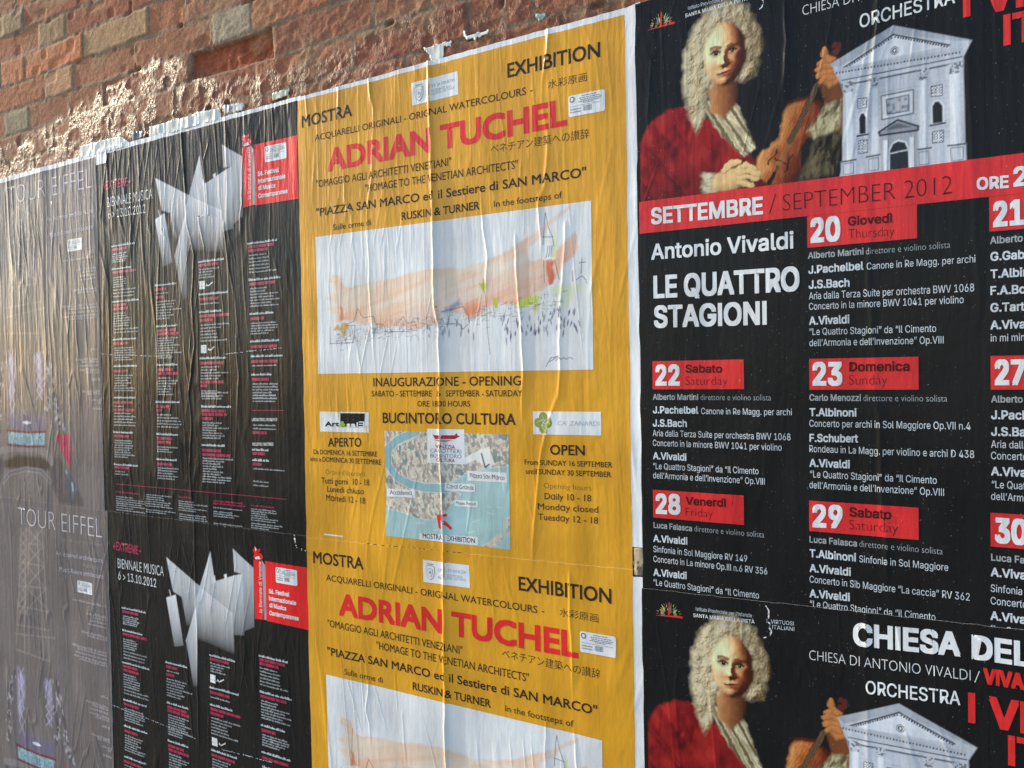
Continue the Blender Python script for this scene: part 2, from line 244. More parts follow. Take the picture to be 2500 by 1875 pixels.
PL={
'biennale_blade_a':[
 [(-1.8649, .5011), (-1.8005, .4714), (-1.7372, .4422), (-1.751, .4067), (-1.7909, .4015), (-1.8412, .4163)],
],
'biennale_blade_b':[
 [(-1.6943, .5326), (-1.7372, .4422), (-1.6759, .4599), (-1.6848, .4767)],
],
'biennale_blade_c':[
 [(-1.6133, .5477), (-1.5883, .5327), (-1.5443, .5088), (-1.5453, .3692), (-1.5797, .3541), (-1.5806, .4899), (-1.6096, .4929)],
],
'biennale_wall_d':[
 [(-1.8133, .4303), (-1.797, .435), (-1.7951, .4194), (-1.738, .4421), (-1.6081, .4842), (-1.5806, .4911), (-1.5793, .3442), (-1.7899, .32)],
],
'biennale_tab_e':[
 [(-1.6887, .4724), (-1.681, .4746), (-1.6804, .4593), (-1.6881, .4579)],
],
'biennale_tab_f':[
 [(-1.6481, .4809), (-1.6383, .4841), (-1.6371, .4741), (-1.6454, .4711)],
],
'biennale_strip_g':[
 [(-1.8697, .3966), (-1.832, .4089), (-1.8074, .283), (-1.8423, .2748)],
],
'biennale_tick_h':[
 [(-1.8572, .4183), (-1.8547, .4186), (-1.8499, .4045), (-1.8528, .4041)],
],
'biennale_front_i':[
 [(-1.7528, .4117), (-1.7361, .4398), (-1.6185, .3912), (-1.6134, .2684), (-1.7531, .2394)],
],
'biennale_face_j':[
 [(-1.7361, .4424), (-1.7534, .3959), (-1.7967, .2979), (-1.7709, .1838), (-1.7548, .192), (-1.7504, .3703)],
],
'lion':[
 [(-1.5451, .5505), (-1.5367, .5618), (-1.5309, .5547), (-1.5178, .5574), (-1.52, .5508), (-1.5261, .5474), (-1.5152, .5457), (-1.5095, .5379), (-1.5146, .5325), (-1.5224, .5387), (-1.5324, .5384), (-1.5377, .5301), (-1.5436, .5344), (-1.5403, .5439)],
],
'lionwhite':[
 [(-1.5367, .5611), (-1.5309, .5547), (-1.5361, .5492)],
 [(-1.5375, .5355), (-1.5234, .5396), (-1.5195, .5341), (-1.5156, .5324), (-1.5367, .5306)],
],
'redbar':[
 [(-1.5438, .5295), (-1.5147, .5297), (-1.5115, .3913), (-1.5416, .3893)],
],
'greybar':[
 [(-1.5147, .5308), (-1.5031, .5191), (-1.5032, .3917), (-1.5107, .3917)],
],
'redpanel':[
 [(-1.5038, .5302), (-1.3643, .5294), (-1.3639, .3887), (-1.5028, .39)],
],
'bstamp':[
 [(-1.4686, .5201), (-1.399, .5195), (-1.3991, .4843), (-1.467, .4843)],
],
'barletter':[
 [(-1.5176, .4069), (-1.5172, .5259), (-1.5276, .4059)],
],
'ystamp':[
 [(-.684, .4897), (-.6135, .4899), (-.6146, .4541), (-.6849, .452)],
],
'tstamp':[
 [(-2.259, .382), (-2.1883, .3824), (-2.1897, .349), (-2.2561, .3505)],
],
'ybadge':[
 [(-1.312, -.0856), (-1.1714, -.0858), (-1.1721, -.1287), (-1.3121, -.1299)],
],
'yb_black':[
 [(-1.2514, -.0885), (-1.1812, -.0882), (-1.182, -.1176), (-1.2515, -.1185)],
],
'yzan':[
 [(-.7701, -.0789), (-.6304, -.078), (-.6303, -.1203), (-.7701, -.1219)],
],
'ycity':[
 [(-1.0405, .5822), (-.9261, .5833), (-.9255, .5383), (-1.0399, .5368)],
],
'yclub':[
 [(-1.0174, -.1169), (-.9258, -.1162), (-.9258, -.1855), (-1.0184, -.1862)],
],
'ymap':[
 [(-1.129, -.1244), (-.824, -.1238), (-.824, -.3436), (-1.1282, -.3439)],
],
'maplabel':[
 [(-.9198, -.1973), (-.8295, -.1966), (-.8293, -.2156), (-.9193, -.2168)],
 [(-.9755, -.2243), (-.9026, -.2228), (-.9023, -.2381), (-.9755, -.24)],
 [(-1.1264, -.2451), (-1.0509, -.2433), (-1.0506, -.2593), (-1.1261, -.2615)],
 [(-.9523, -.2567), (-.8966, -.2561), (-.8965, -.268), (-.9523, -.2689)],
 [(-1.0423, -.3314), (-.8977, -.3258), (-.8981, -.342), (-1.0426, -.3443)],
],
'maparrow':[
 [(-.9979, -.2914), (-.9727, -.2861), (-.9705, -.2906), (-.9841, -.2943), (-.959, -.3137), (-.9629, -.3182), (-.989, -.2999), (-.9878, -.3177), (-.9927, -.3173)],
],
'canal':[
 [(-1.044, -.1229), (-1.0936, -.1416), (-1.1212, -.1629), (-1.1209, -.1956), (-1.0972, -.2203), (-1.0651, -.232), (-1.0284, -.2371), (-.9892, -.2364), (-.9445, -.2303)],
],
'lagoon':[
 [(-.8199, -.1832), (-.8701, -.1906), (-.9221, -.202), (-.957, -.2233), (-.9763, -.2348), (-.9354, -.244), (-.9611, -.2677), (-.9758, -.2845), (-1.0053, -.3017), (-1.0466, -.3018), (-1.0836, -.2926), (-1.132, -.2852), (-1.1336, -.3499), (-.8173, -.346)],
],
'isle':[
 [(-.8944, -.3434), (-.8731, -.3338), (-.8459, -.3111), (-.8387, -.323), (-.8553, -.3371), (-.8733, -.3465)],
 [(-.8352, -.2927), (-.8246, -.2744), (-.8227, -.3216), (-.8313, -.3148)],
],
'piazza':[
 [(-.9308, -.1742), (-.8905, -.1547), (-.8693, -.1489), (-.8566, -.1824), (-.8761, -.1896), (-.9, -.1754), (-.9248, -.1855)],
],
'boat':[
 [(-1.0046, -.1266), (-.9997, -.1297), (-.9486, -.1283), (-.9438, -.1235), (-.9423, -.1287), (-.9354, -.1295), (-.9487, -.1361), (-.9983, -.137)],
],
'wash':[
 [(-1.2804, .2121), (-1.2427, .2051), (-1.2282, .1859), (-1.2061, .1831), (-1.12, .1896), (-1.0514, .1993), (-.9856, .2049), (-.9413, .204), (-.9227, .1987), (-.8769, .2065), (-.8323, .2202), (-.7974, .2367), (-.7712, .2488), (-.7735, .1277), (-.7966, .1266), (-.8399, .1315), (-.8789, .1086), (-.9095, .0999), (-.9246, .1109), (-.9747, .1237), (-.9784, .0979), (-1.0407, .0874), (-1.1399, .0969), (-1.1575, .1059), (-1.2756, .1111), (-1.3044, .1152), (-1.2884, .133), (-1.3033, .1523), (-1.2799, .161)],
 [(-.8631, .2103), (-.8044, .2251), (-.7757, .2444), (-.7393, .2624), (-.7146, .2789), (-.6877, .2917), (-.6931, .2847), (-.7257, .2658), (-.7424, .246), (-.7676, .2315), (-.7932, .2192), (-.8221, .2045), (-.8636, .1854)],
 [(-.8636, .1854), (-.8254, .1875), (-.7907, .1971), (-.7432, .2048), (-.7405, .1978), (-.7158, .2149), (-.6806, .2423), (-.6769, .2325), (-.6732, .2158), (-.68, .2023), (-.7001, .1886), (-.7111, .1717), (-.7276, .1562), (-.7498, .1432), (-.792, .1337), (-.8353, .1263), (-.8649, .1229)],
],
'washgap':[
 [(-.9382, .1999), (-.8771, .1989), (-.8326, .2029), (-.7717, .2174), (-.772, .2028), (-.8329, .1856), (-.8773, .1889)],
],
'wtower':[
 [(-.7419, .2004), (-.7174, .1983), (-.7166, .1673), (-.7263, .1549), (-.7386, .1521)],
],
'wbelfry':[
 [(-.7432, .2293), (-.7196, .2247), (-.7182, .1996), (-.7432, .2041)],
],
'wgreen':[
 [(-.7992, .1255), (-.7779, .1328), (-.7554, .1376), (-.7545, .1122), (-.7617, .1004), (-.7698, .1154), (-.7895, .114)],
 [(-.7967, .1229), (-.7733, .135), (-.7737, .1156), (-.7911, .1177)],
],
'wgreen2':[
 [(-.7334, .1398), (-.7169, .1507), (-.6822, .1531), (-.6548, .1524), (-.6588, .1445), (-.6719, .1383), (-.68, .1271), (-.6935, .1137), (-.7041, .1166), (-.7065, .1334), (-.7227, .1296)],
],
'wlamp':[
 [(-.8861, .1682), (-.8664, .1656), (-.8726, .1515), (-.8786, .1518)],
 [(-.853, .1385), (-.8412, .1391), (-.8437, .1181), (-.8513, .1197)],
],
'wgold':[
 [(-1.2626, .0964), (-1.2529, .1044), (-1.2476, .0944), (-1.2416, .1068), (-1.225, .0977), (-1.2309, .0867), (-1.2381, .0715), (-1.2458, .0901)],
],
'wtower2':[
 [(-1.2481, .1436), (-1.2369, .143), (-1.2358, .1121), (-1.2464, .1112)],
],
'wblue':[
 [(-.9764, .1173), (-.9556, .1253), (-.9365, .1371), (-.9273, .1289), (-.9431, .122), (-.9559, .1124)],
],
'worange':[
 [(-.9244, .1236), (-.8935, .1346), (-.8846, .1265), (-.8972, .1044), (-.9094, .1025)],
],
'wink':[
 [(-1.2411, .1938), (-1.2429, .1686), (-1.2443, .1434)],
 [(-.8746, .1749), (-.8744, .1511)],
 [(-.8727, .151), (-.8683, .1181), (-.8681, .083), (-.8626, .0302)],
 [(-.7367, .2866), (-.7392, .2696), (-.741, .2458), (-.7427, .2292)],
 [(-.7362, .286), (-.7312, .2616), (-.7228, .2417), (-.7196, .2247)],
 [(-.743, .2432), (-.7215, .2411)],
 [(-.7419, .2004), (-.7407, .1595)],
 [(-.7182, .1984), (-.71, .1633)],
 [(-.6631, .1974), (-.6649, .1706)],
 [(-.6684, .1896), (-.656, .1898)],
 [(-.6831, .1767), (-.6821, .1578)],
 [(-.6742, .1596), (-.6636, .1659), (-.656, .1583), (-.6548, .1524)],
 [(-.74, .0043), (-.7301, .0198), (-.7138, .023), (-.733, .0126)],
 [(-.7194, .0148), (-.7125, .0206), (-.7085, .0165), (-.7031, .0204), (-.6978, .0167), (-.6911, .0201), (-.6845, .0176)],
 [(-1.2788, .0629), (-1.2093, .063), (-1.2047, .0996), (-1.2305, .1007)],
 [(-1.2769, .0629), (-1.2766, .0998)],
 [(-1.2305, .1035), (-1.2081, .1081), (-1.1964, .1353), (-1.1824, .1152), (-1.1536, .1166), (-1.1469, .0999), (-1.1258, .099), (-1.1192, .0825), (-1.0609, .0816)],
 [(-1.0877, .0987), (-1.0737, .1128), (-1.0622, .0976), (-1.0437, .1008), (-1.039, .0874)],
 [(-.9748, .1172), (-.9431, .122), (-.9243, .1249), (-.9124, .1077), (-.9096, .0923)],
 [(-.9435, .1015), (-.9253, .0802), (-.9128, .0899)],
 [(-.969, .0923), (-.9437, .0925)],
],
'ch_outer':[
 [(-.2368, .4556), (-.1502, .4938), (-.0491, .4503), (-.0597, .4297), (-.0598, .4114), (-.0581, .301), (-.0566, .2806), (-.2263, .283), (-.2224, .3002), (-.2194, .4158), (-.2249, .4266)],
],
'ch_ped':[
 [(-.2192, .4461), (-.15, .4808), (-.0776, .4497)],
],
'ch_pedroof':[
 [(-.2368, .4556), (-.1502, .4938), (-.0491, .4503), (-.0677, .4534), (-.15, .4818), (-.2266, .4476)],
],
'ch_corn':[
 [(-.2322, .4468), (-.0613, .4429), (-.0621, .4357), (-.2304, .4395)],
],
'ch_arch':[
 [(-.2212, .4279), (-.0622, .4302), (-.0622, .4229), (-.2203, .4199)],
],
'ch_col':[
 [(-.2158, .4112), (-.2056, .4112), (-.2047, .3055), (-.2167, .3043)],
 [(-.1793, .4102), (-.1704, .4104), (-.1694, .3072), (-.1811, .307)],
 [(-.1164, .4077), (-.1062, .4085), (-.1052, .3091), (-.1171, .309)],
 [(-.0778, .4095), (-.0639, .4104), (-.0621, .3071), (-.0769, .3075)],
],
'ch_cap':[
 [(-.224, .4245), (-.2046, .4247), (-.2057, .4083), (-.2195, .4079)],
 [(-.1846, .4228), (-.1694, .4227), (-.1704, .4085), (-.1802, .4084)],
 [(-.1205, .4235), (-.1035, .4239), (-.1062, .4076), (-.1164, .4067)],
 [(-.081, .424), (-.059, .4241), (-.0631, .4084), (-.0778, .4086)],
],
'ch_base':[
 [(-.2242, .3054), (-.2029, .3063), (-.2031, .2828), (-.2235, .2826)],
 [(-.1883, .308), (-.1685, .309), (-.1687, .283), (-.1876, .2827)],
 [(-.1205, .3085), (-.1018, .3085), (-.102, .2814), (-.1199, .282)],
 [(-.0802, .308), (-.0573, .3073), (-.0582, .2817), (-.0787, .2809)],
],
'ch_panel':[
 [(-.1669, .3944), (-.1241, .396), (-.1244, .362), (-.1663, .3597)],
],
'ch_panelin':[
 [(-.1599, .3883), (-.1302, .3895), (-.1304, .3669), (-.1592, .3661)],
],
'ch_grille':[
 [(-.1993, .3964), (-.1866, .396), (-.1868, .3815), (-.1995, .3818)],
 [(-.1012, .3963), (-.087, .3964), (-.0871, .3807), (-.1013, .3814)],
 [(-.199, .334), (-.1863, .3339), (-.1864, .3146), (-.1992, .3145)],
 [(-.1, .3307), (-.0858, .3312), (-.0859, .3145), (-.0998, .3148)],
],
'ch_win':[
 [(-.1978, .3669), (-.195, .3733), (-.1914, .3736), (-.1881, .3672), (-.1884, .343), (-.1971, .3434)],
 [(-.0997, .3671), (-.0964, .373), (-.0913, .3731), (-.0867, .3657), (-.0866, .3425), (-.0991, .3427)],
],
'ch_dped':[
 [(-.1709, .3421), (-.1452, .3561), (-.1177, .342), (-.1186, .3365), (-.1692, .337)],
],
'ch_dpedin':[
 [(-.162, .3436), (-.1453, .3513), (-.1271, .3427)],
],
'ch_dframe':[
 [(-.1692, .337), (-.1195, .3367), (-.1199, .282), (-.1688, .282)],
],
'ch_door':[
 [(-.1563, .2823), (-.1561, .312), (-.1516, .3218), (-.1446, .3246), (-.1359, .3213), (-.1317, .3102), (-.131, .2836)],
],
'ch_dcol':[
 [(-.1648, .3287), (-.1586, .3287), (-.159, .2826), (-.1643, .2824)],
 [(-.1298, .3279), (-.1238, .3279), (-.1233, .2834), (-.1293, .2829)],
],
'ch_rose':[
 [(-.1484, .4573), (-.1427, .456)],
],
'portrait':[
 [(-.5466, .6239), (-.3171, .5686), (-.3203, .2811)],
],
'pa':[
 [(-.5517, .2861), (-.4811, .4759), (-.4378, .5359), (-.4024, .585), (-.3427, .4946), (-.4038, .4673), (-.44, .3673), (-.3834, .3942), (-.3444, .3401)],
],
'pb':[
 [(-.2095, .4959), (-.2704, .4414), (-.3478, .295), (-.2556, .3827), (-.3161, .4074), (-.2198, .3766)],
],
'sun':[
 [(-.5077, .5733), (-.5062, .5982), (-.5306, .5724), (-.4833, .5734)],
],
'fid':[
 [(-.3443, .6141), (-.3396, .6073), (-.3397, .5968), (-.3414, .5934), (-.3439, .592), (-.3415, .5871), (-.3378, .5866), (-.3385, .5791), (-.3355, .5732), (-.3392, .5659), (-.348, .5612)],
],
'v20':[
 [(-.2739, .2305), (-.1206, .2326), (-.121, .1805), (-.274, .1814)],
],
'v22':[
 [(-.5308, .0099), (-.3749, .0089), (-.3755, -.0382), (-.5315, -.0378)],
],
'v23':[
 [(-.2728, .0085), (-.1204, .0079), (-.1207, -.0395), (-.2733, -.0392)],
],
'v28':[
 [(-.5333, -.2107), (-.3774, -.2112), (-.3779, -.2587), (-.5335, -.2576)],
],
'v29':[
 [(-.275, -.2124), (-.1218, -.2121), (-.1222, -.2591), (-.2755, -.2595)],
],
'v21':[
 [(-.0298, .2273), (-.0295, .1809)],
],
'v27':[
 [(-.0291, .0074), (-.0294, -.0397)],
],
'v30':[
 [(-.0304, -.2125), (-.0307, -.26)],
],
'band':[
 [(-.5529, .2846), (-.5526, .2292)],
 [(.012, .2806), (.0117, .2298)],
],
'band2':[
 [(-.2739, .2268), (-.0298, .2264)],
],
'y_edge':[
 [(-1.3653, .6039)],
 [(-.5856, .6108)],
 [(-1.3607, .0095), (-1.359, -.1363), (-1.3597, -.369)],
 [(-.575, -.0477), (-.5742, -.3173), (-.5741, -.3539)],
],
'y_seam':[
 [(-1.3558, -.3695), (-.7826, -.3561)],
 [(-.5773, -.3543)],
],
'y_top':[
 [(-1.5401, .6097), (-1.3651, .611)],
 [(-.8547, .6192), (-.5915, .6212)],
],
'wmarg':[
 [(-.5915, .6223), (-.5526, .6265)],
 [(-.5742, -.3145), (-.5564, -.3128), (-.5733, -.3665), (-.5555, -.3633)],
],
'v_edge':[
 [(-.5526, .6253), (-.5532, .3445)],
 [(-.5528, -.0251), (-.5557, -.2973)],
],
'v_seam':[
 [(-.5563, -.3839), (-.3547, -.3777)],
 [(.0087, -.3689)],
],
'v_edge_low':[
 [(-.5564, -.3935), (-.5516, -.7036)],
],
'b_top':[
 [(-2.0573, .5961), (-1.5385, .6049), (-1.4055, .6062)],
],
'b_topw':[
 [(-2.0567, .6098), (-1.4052, .614)],
],
'b_seam':[
 [(-2.1182, -.3656), (-2.0687, -.3648), (-1.435, -.3659)],
 [(-1.3598, -.3699)],
],
't_top':[
 [(-2.6226, .583), (-2.0574, .5927)],
],
't_topw':[
 [(-2.6219, .5966), (-2.0683, .6064)],
],
't_edge':[
 [(-2.1186, .5206), (-2.1159, .31), (-2.1191, .0286)],
 [(-2.1211, -.1559), (-2.1182, -.3656)],
],
't_edge_low':[
 [(-2.1143, -.4825), (-2.0951, -1.0701)],
],
't_seam':[
 [(-2.6718, -.361), (-2.1182, -.3656)],
],
'crease_b':[
 [(-2.1207, .0604), (-1.908, .0502), (-1.8042, .0462)],
 [(-1.6203, .0484), (-1.5792, .0505), (-1.4221, .0584)],
],
'crease_b2':[
 [(-2.1082, -.8948), (-1.9559, -.8993), (-1.759, -.9116)],
 [(-1.6625, -.9163), (-1.4865, -.9075)],
],
'bit':[
 [(-1.3072, -.3556), (-1.2523, -.3556), (-1.2524, -.3587), (-1.3073, -.3593)],
],
'bits':[
 [(-1.1839, -.3575), (-.9441, -.3565)],
],
'scrap':[
 [(-1.0172, .6496), (-.9424, .6499), (-.9428, .633), (-.9524, .637), (-.962, .6404), (-.9617, .616), (-.9619, .6101), (-.9946, .6149), (-.9977, .6261), (-1.0049, .6383)],
 [(-.9167, .6611), (-.9088, .6619), (-.9059, .6496), (-.8934, .65), (-.8534, .6513), (-.8551, .6422), (-.8689, .6401), (-.8827, .6394), (-.8883, .6329), (-.892, .6414), (-.9061, .6406), (-.9153, .6491)],
 [(-.7543, .6547), (-.7311, .6517), (-.7347, .6434), (-.7453, .6391), (-.7544, .6467)],
 [(-1.4435, .6401), (-1.3882, .6402), (-1.394, .6234), (-1.4183, .6218), (-1.4441, .622)],
 [(-1.8852, .6349), (-1.8177, .6368), (-1.723, .6351), (-1.7034, .6412), (-1.6165, .6359), (-1.6128, .6069), (-1.676, .6066), (-1.8087, .6044), (-1.8864, .6053)],
 [(-1.6048, .6409), (-1.531, .6332), (-1.536, .6135), (-1.5829, .6156), (-1.6056, .6171)],
 [(-2.1916, .634), (-2.05, .6329), (-2.0021, .6304), (-1.967, .608), (-1.9674, .5979), (-2.063, .597), (-2.1872, .596)],
 [(-1.9606, .6322), (-1.9066, .6301), (-1.9101, .6107), (-1.956, .6096)],
],
'tw_legL':[
 [(-2.5911, .0824), (-2.5471, .061), (-2.5413, .0284), (-2.5646, -.0651), (-2.5862, -.1185), (-2.5871, .0127)],
],
'tw_legR':[
 [(-2.4449, .0627), (-2.4055, .0736), (-2.4007, .0263), (-2.3938, -.0486), (-2.4191, -.0644), (-2.4296, .0109)],
],
'tw_lights':[
 [(-2.3742, .0728), (-2.366, .0257), (-2.3852, -.0132), (-2.3741, -.0721), (-2.3861, -.1075)],
 [(-2.3501, -.0018), (-2.3358, -.0602), (-2.3315, -.1146), (-2.3027, -.1489)],
 [(-2.6036, .0622), (-2.6265, -.0116), (-2.6413, -.0737), (-2.6381, -.1608)],
],
'tw_sky':[
 [(-2.5822, -.1143), (-2.4005, -.1156), (-2.3989, -.1551), (-2.481, -.161), (-2.5883, -.1596)],
],
'tw_disc':[
 [(-2.4883, -.1323), (-2.4709, -.1319)],
],
'tw_screen':[
 [(-2.5906, -.1605), (-2.4811, -.1631), (-2.397, -.1597), (-2.4009, -.1986), (-2.5903, -.1987)],
],
'tw_redline':[
 [(-2.5996, -.1578), (-2.481, -.1619), (-2.392, -.1569)],
 [(-2.5942, -.2009), (-2.483, -.2033), (-2.394, -.1991)],
],
'tw_frame':[
 [(-2.6647, -.2241), (-2.6256, -.2185), (-2.557, -.2099), (-2.4402, -.2078), (-2.3846, -.2216), (-2.3649, -.2444)],
],
'tw_dark':[
 [(-2.6196, -.2514), (-2.5506, -.2321), (-2.42, -.2309), (-2.372, -.2486), (-2.3729, -.2683), (-2.6207, -.2721)],
],
'tw_archbeam':[
 [(-2.6306, -.3141), (-2.591, -.2872), (-2.5009, -.2705), (-2.422, -.2727), (-2.3744, -.2999)],
],
'tw_redtri':[
 [(-2.3441, -.1654), (-2.2733, -.1597), (-2.2677, -.2555), (-2.3029, -.2262)],
],
'tw_pier':[
 [(-2.372, -.2486), (-2.3298, -.2234), (-2.2785, -.2753), (-2.216, -.3405), (-2.2106, -.3629), (-2.2823, -.3603), (-2.3293, -.3597), (-2.3682, -.3153)],
],
'tw_pierblue':[
 [(-2.3042, -.2534), (-2.2755, -.2828), (-2.2507, -.316), (-2.2684, -.344), (-2.2792, -.2907)],
],
'tw_pierL':[
 [(-2.6649, -.2283), (-2.6196, -.2514), (-2.6383, -.3146), (-2.6715, -.3541)],
],
'tw_post':[
 [(-2.5453, .5043), (-2.5631, .3163), (-2.5886, .1486)],
 [(-2.5159, .5068), (-2.5292, .3205), (-2.5427, .1326)],
 [(-2.499, .5128), (-2.5167, .322), (-2.5174, .1367)],
 [(-2.4298, .5141), (-2.4196, .3069), (-2.412, .1312)],
 [(-2.4586, .5026), (-2.4466, .3307), (-2.4402, .1265)],
],
'tw_brace':[
 [(-2.5078, .5029), (-2.432, .4686)],
 [(-2.43, .5096), (-2.5017, .4574)],
 [(-2.5015, .462), (-2.4322, .4641)],
 [(-2.5061, .4524), (-2.4308, .4098)],
 [(-2.4284, .4599), (-2.5128, .401)],
 [(-2.5589, .4007), (-2.427, .4034)],
 [(-2.5131, .394), (-2.4259, .3423)],
 [(-2.4272, .4011), (-2.516, .336)],
 [(-2.5624, .3304), (-2.4181, .3388)],
 [(-2.5164, .3267), (-2.4169, .28)],
 [(-2.4181, .3388), (-2.5152, .2667)],
 [(-2.5655, .2692), (-2.4133, .2715)],
 [(-2.5855, .2102), (-2.4039, .2185)],
 [(-2.5912, .1812), (-2.3772, .2)],
 [(-2.5936, .1337), (-2.4082, .1273)],
 [(-2.5498, .4993), (-2.5174, .4767)],
 [(-2.5161, .5022), (-2.5536, .4734)],
 [(-2.5512, .4713), (-2.5188, .4489)],
 [(-2.5175, .4744), (-2.555, .4453)],
 [(-2.5526, .4433), (-2.5201, .421)],
 [(-2.5189, .4465), (-2.5564, .4173)],
 [(-2.554, .4152), (-2.5215, .3931)],
 [(-2.5202, .4187), (-2.5578, .3892)],
 [(-2.5554, .3871), (-2.5229, .3652)],
 [(-2.5216, .3908), (-2.5592, .3611)],
 [(-2.5568, .359), (-2.5242, .3373)],
 [(-2.523, .3629), (-2.5606, .3329)],
 [(-2.5582, .3309), (-2.5256, .3093)],
 [(-2.5244, .335), (-2.562, .3047)],
 [(-2.5596, .3027), (-2.527, .2813)],
 [(-2.5257, .307), (-2.5634, .2765)],
 [(-2.561, .2745), (-2.5284, .2533)],
 [(-2.5271, .279), (-2.5648, .2483)],
],
}
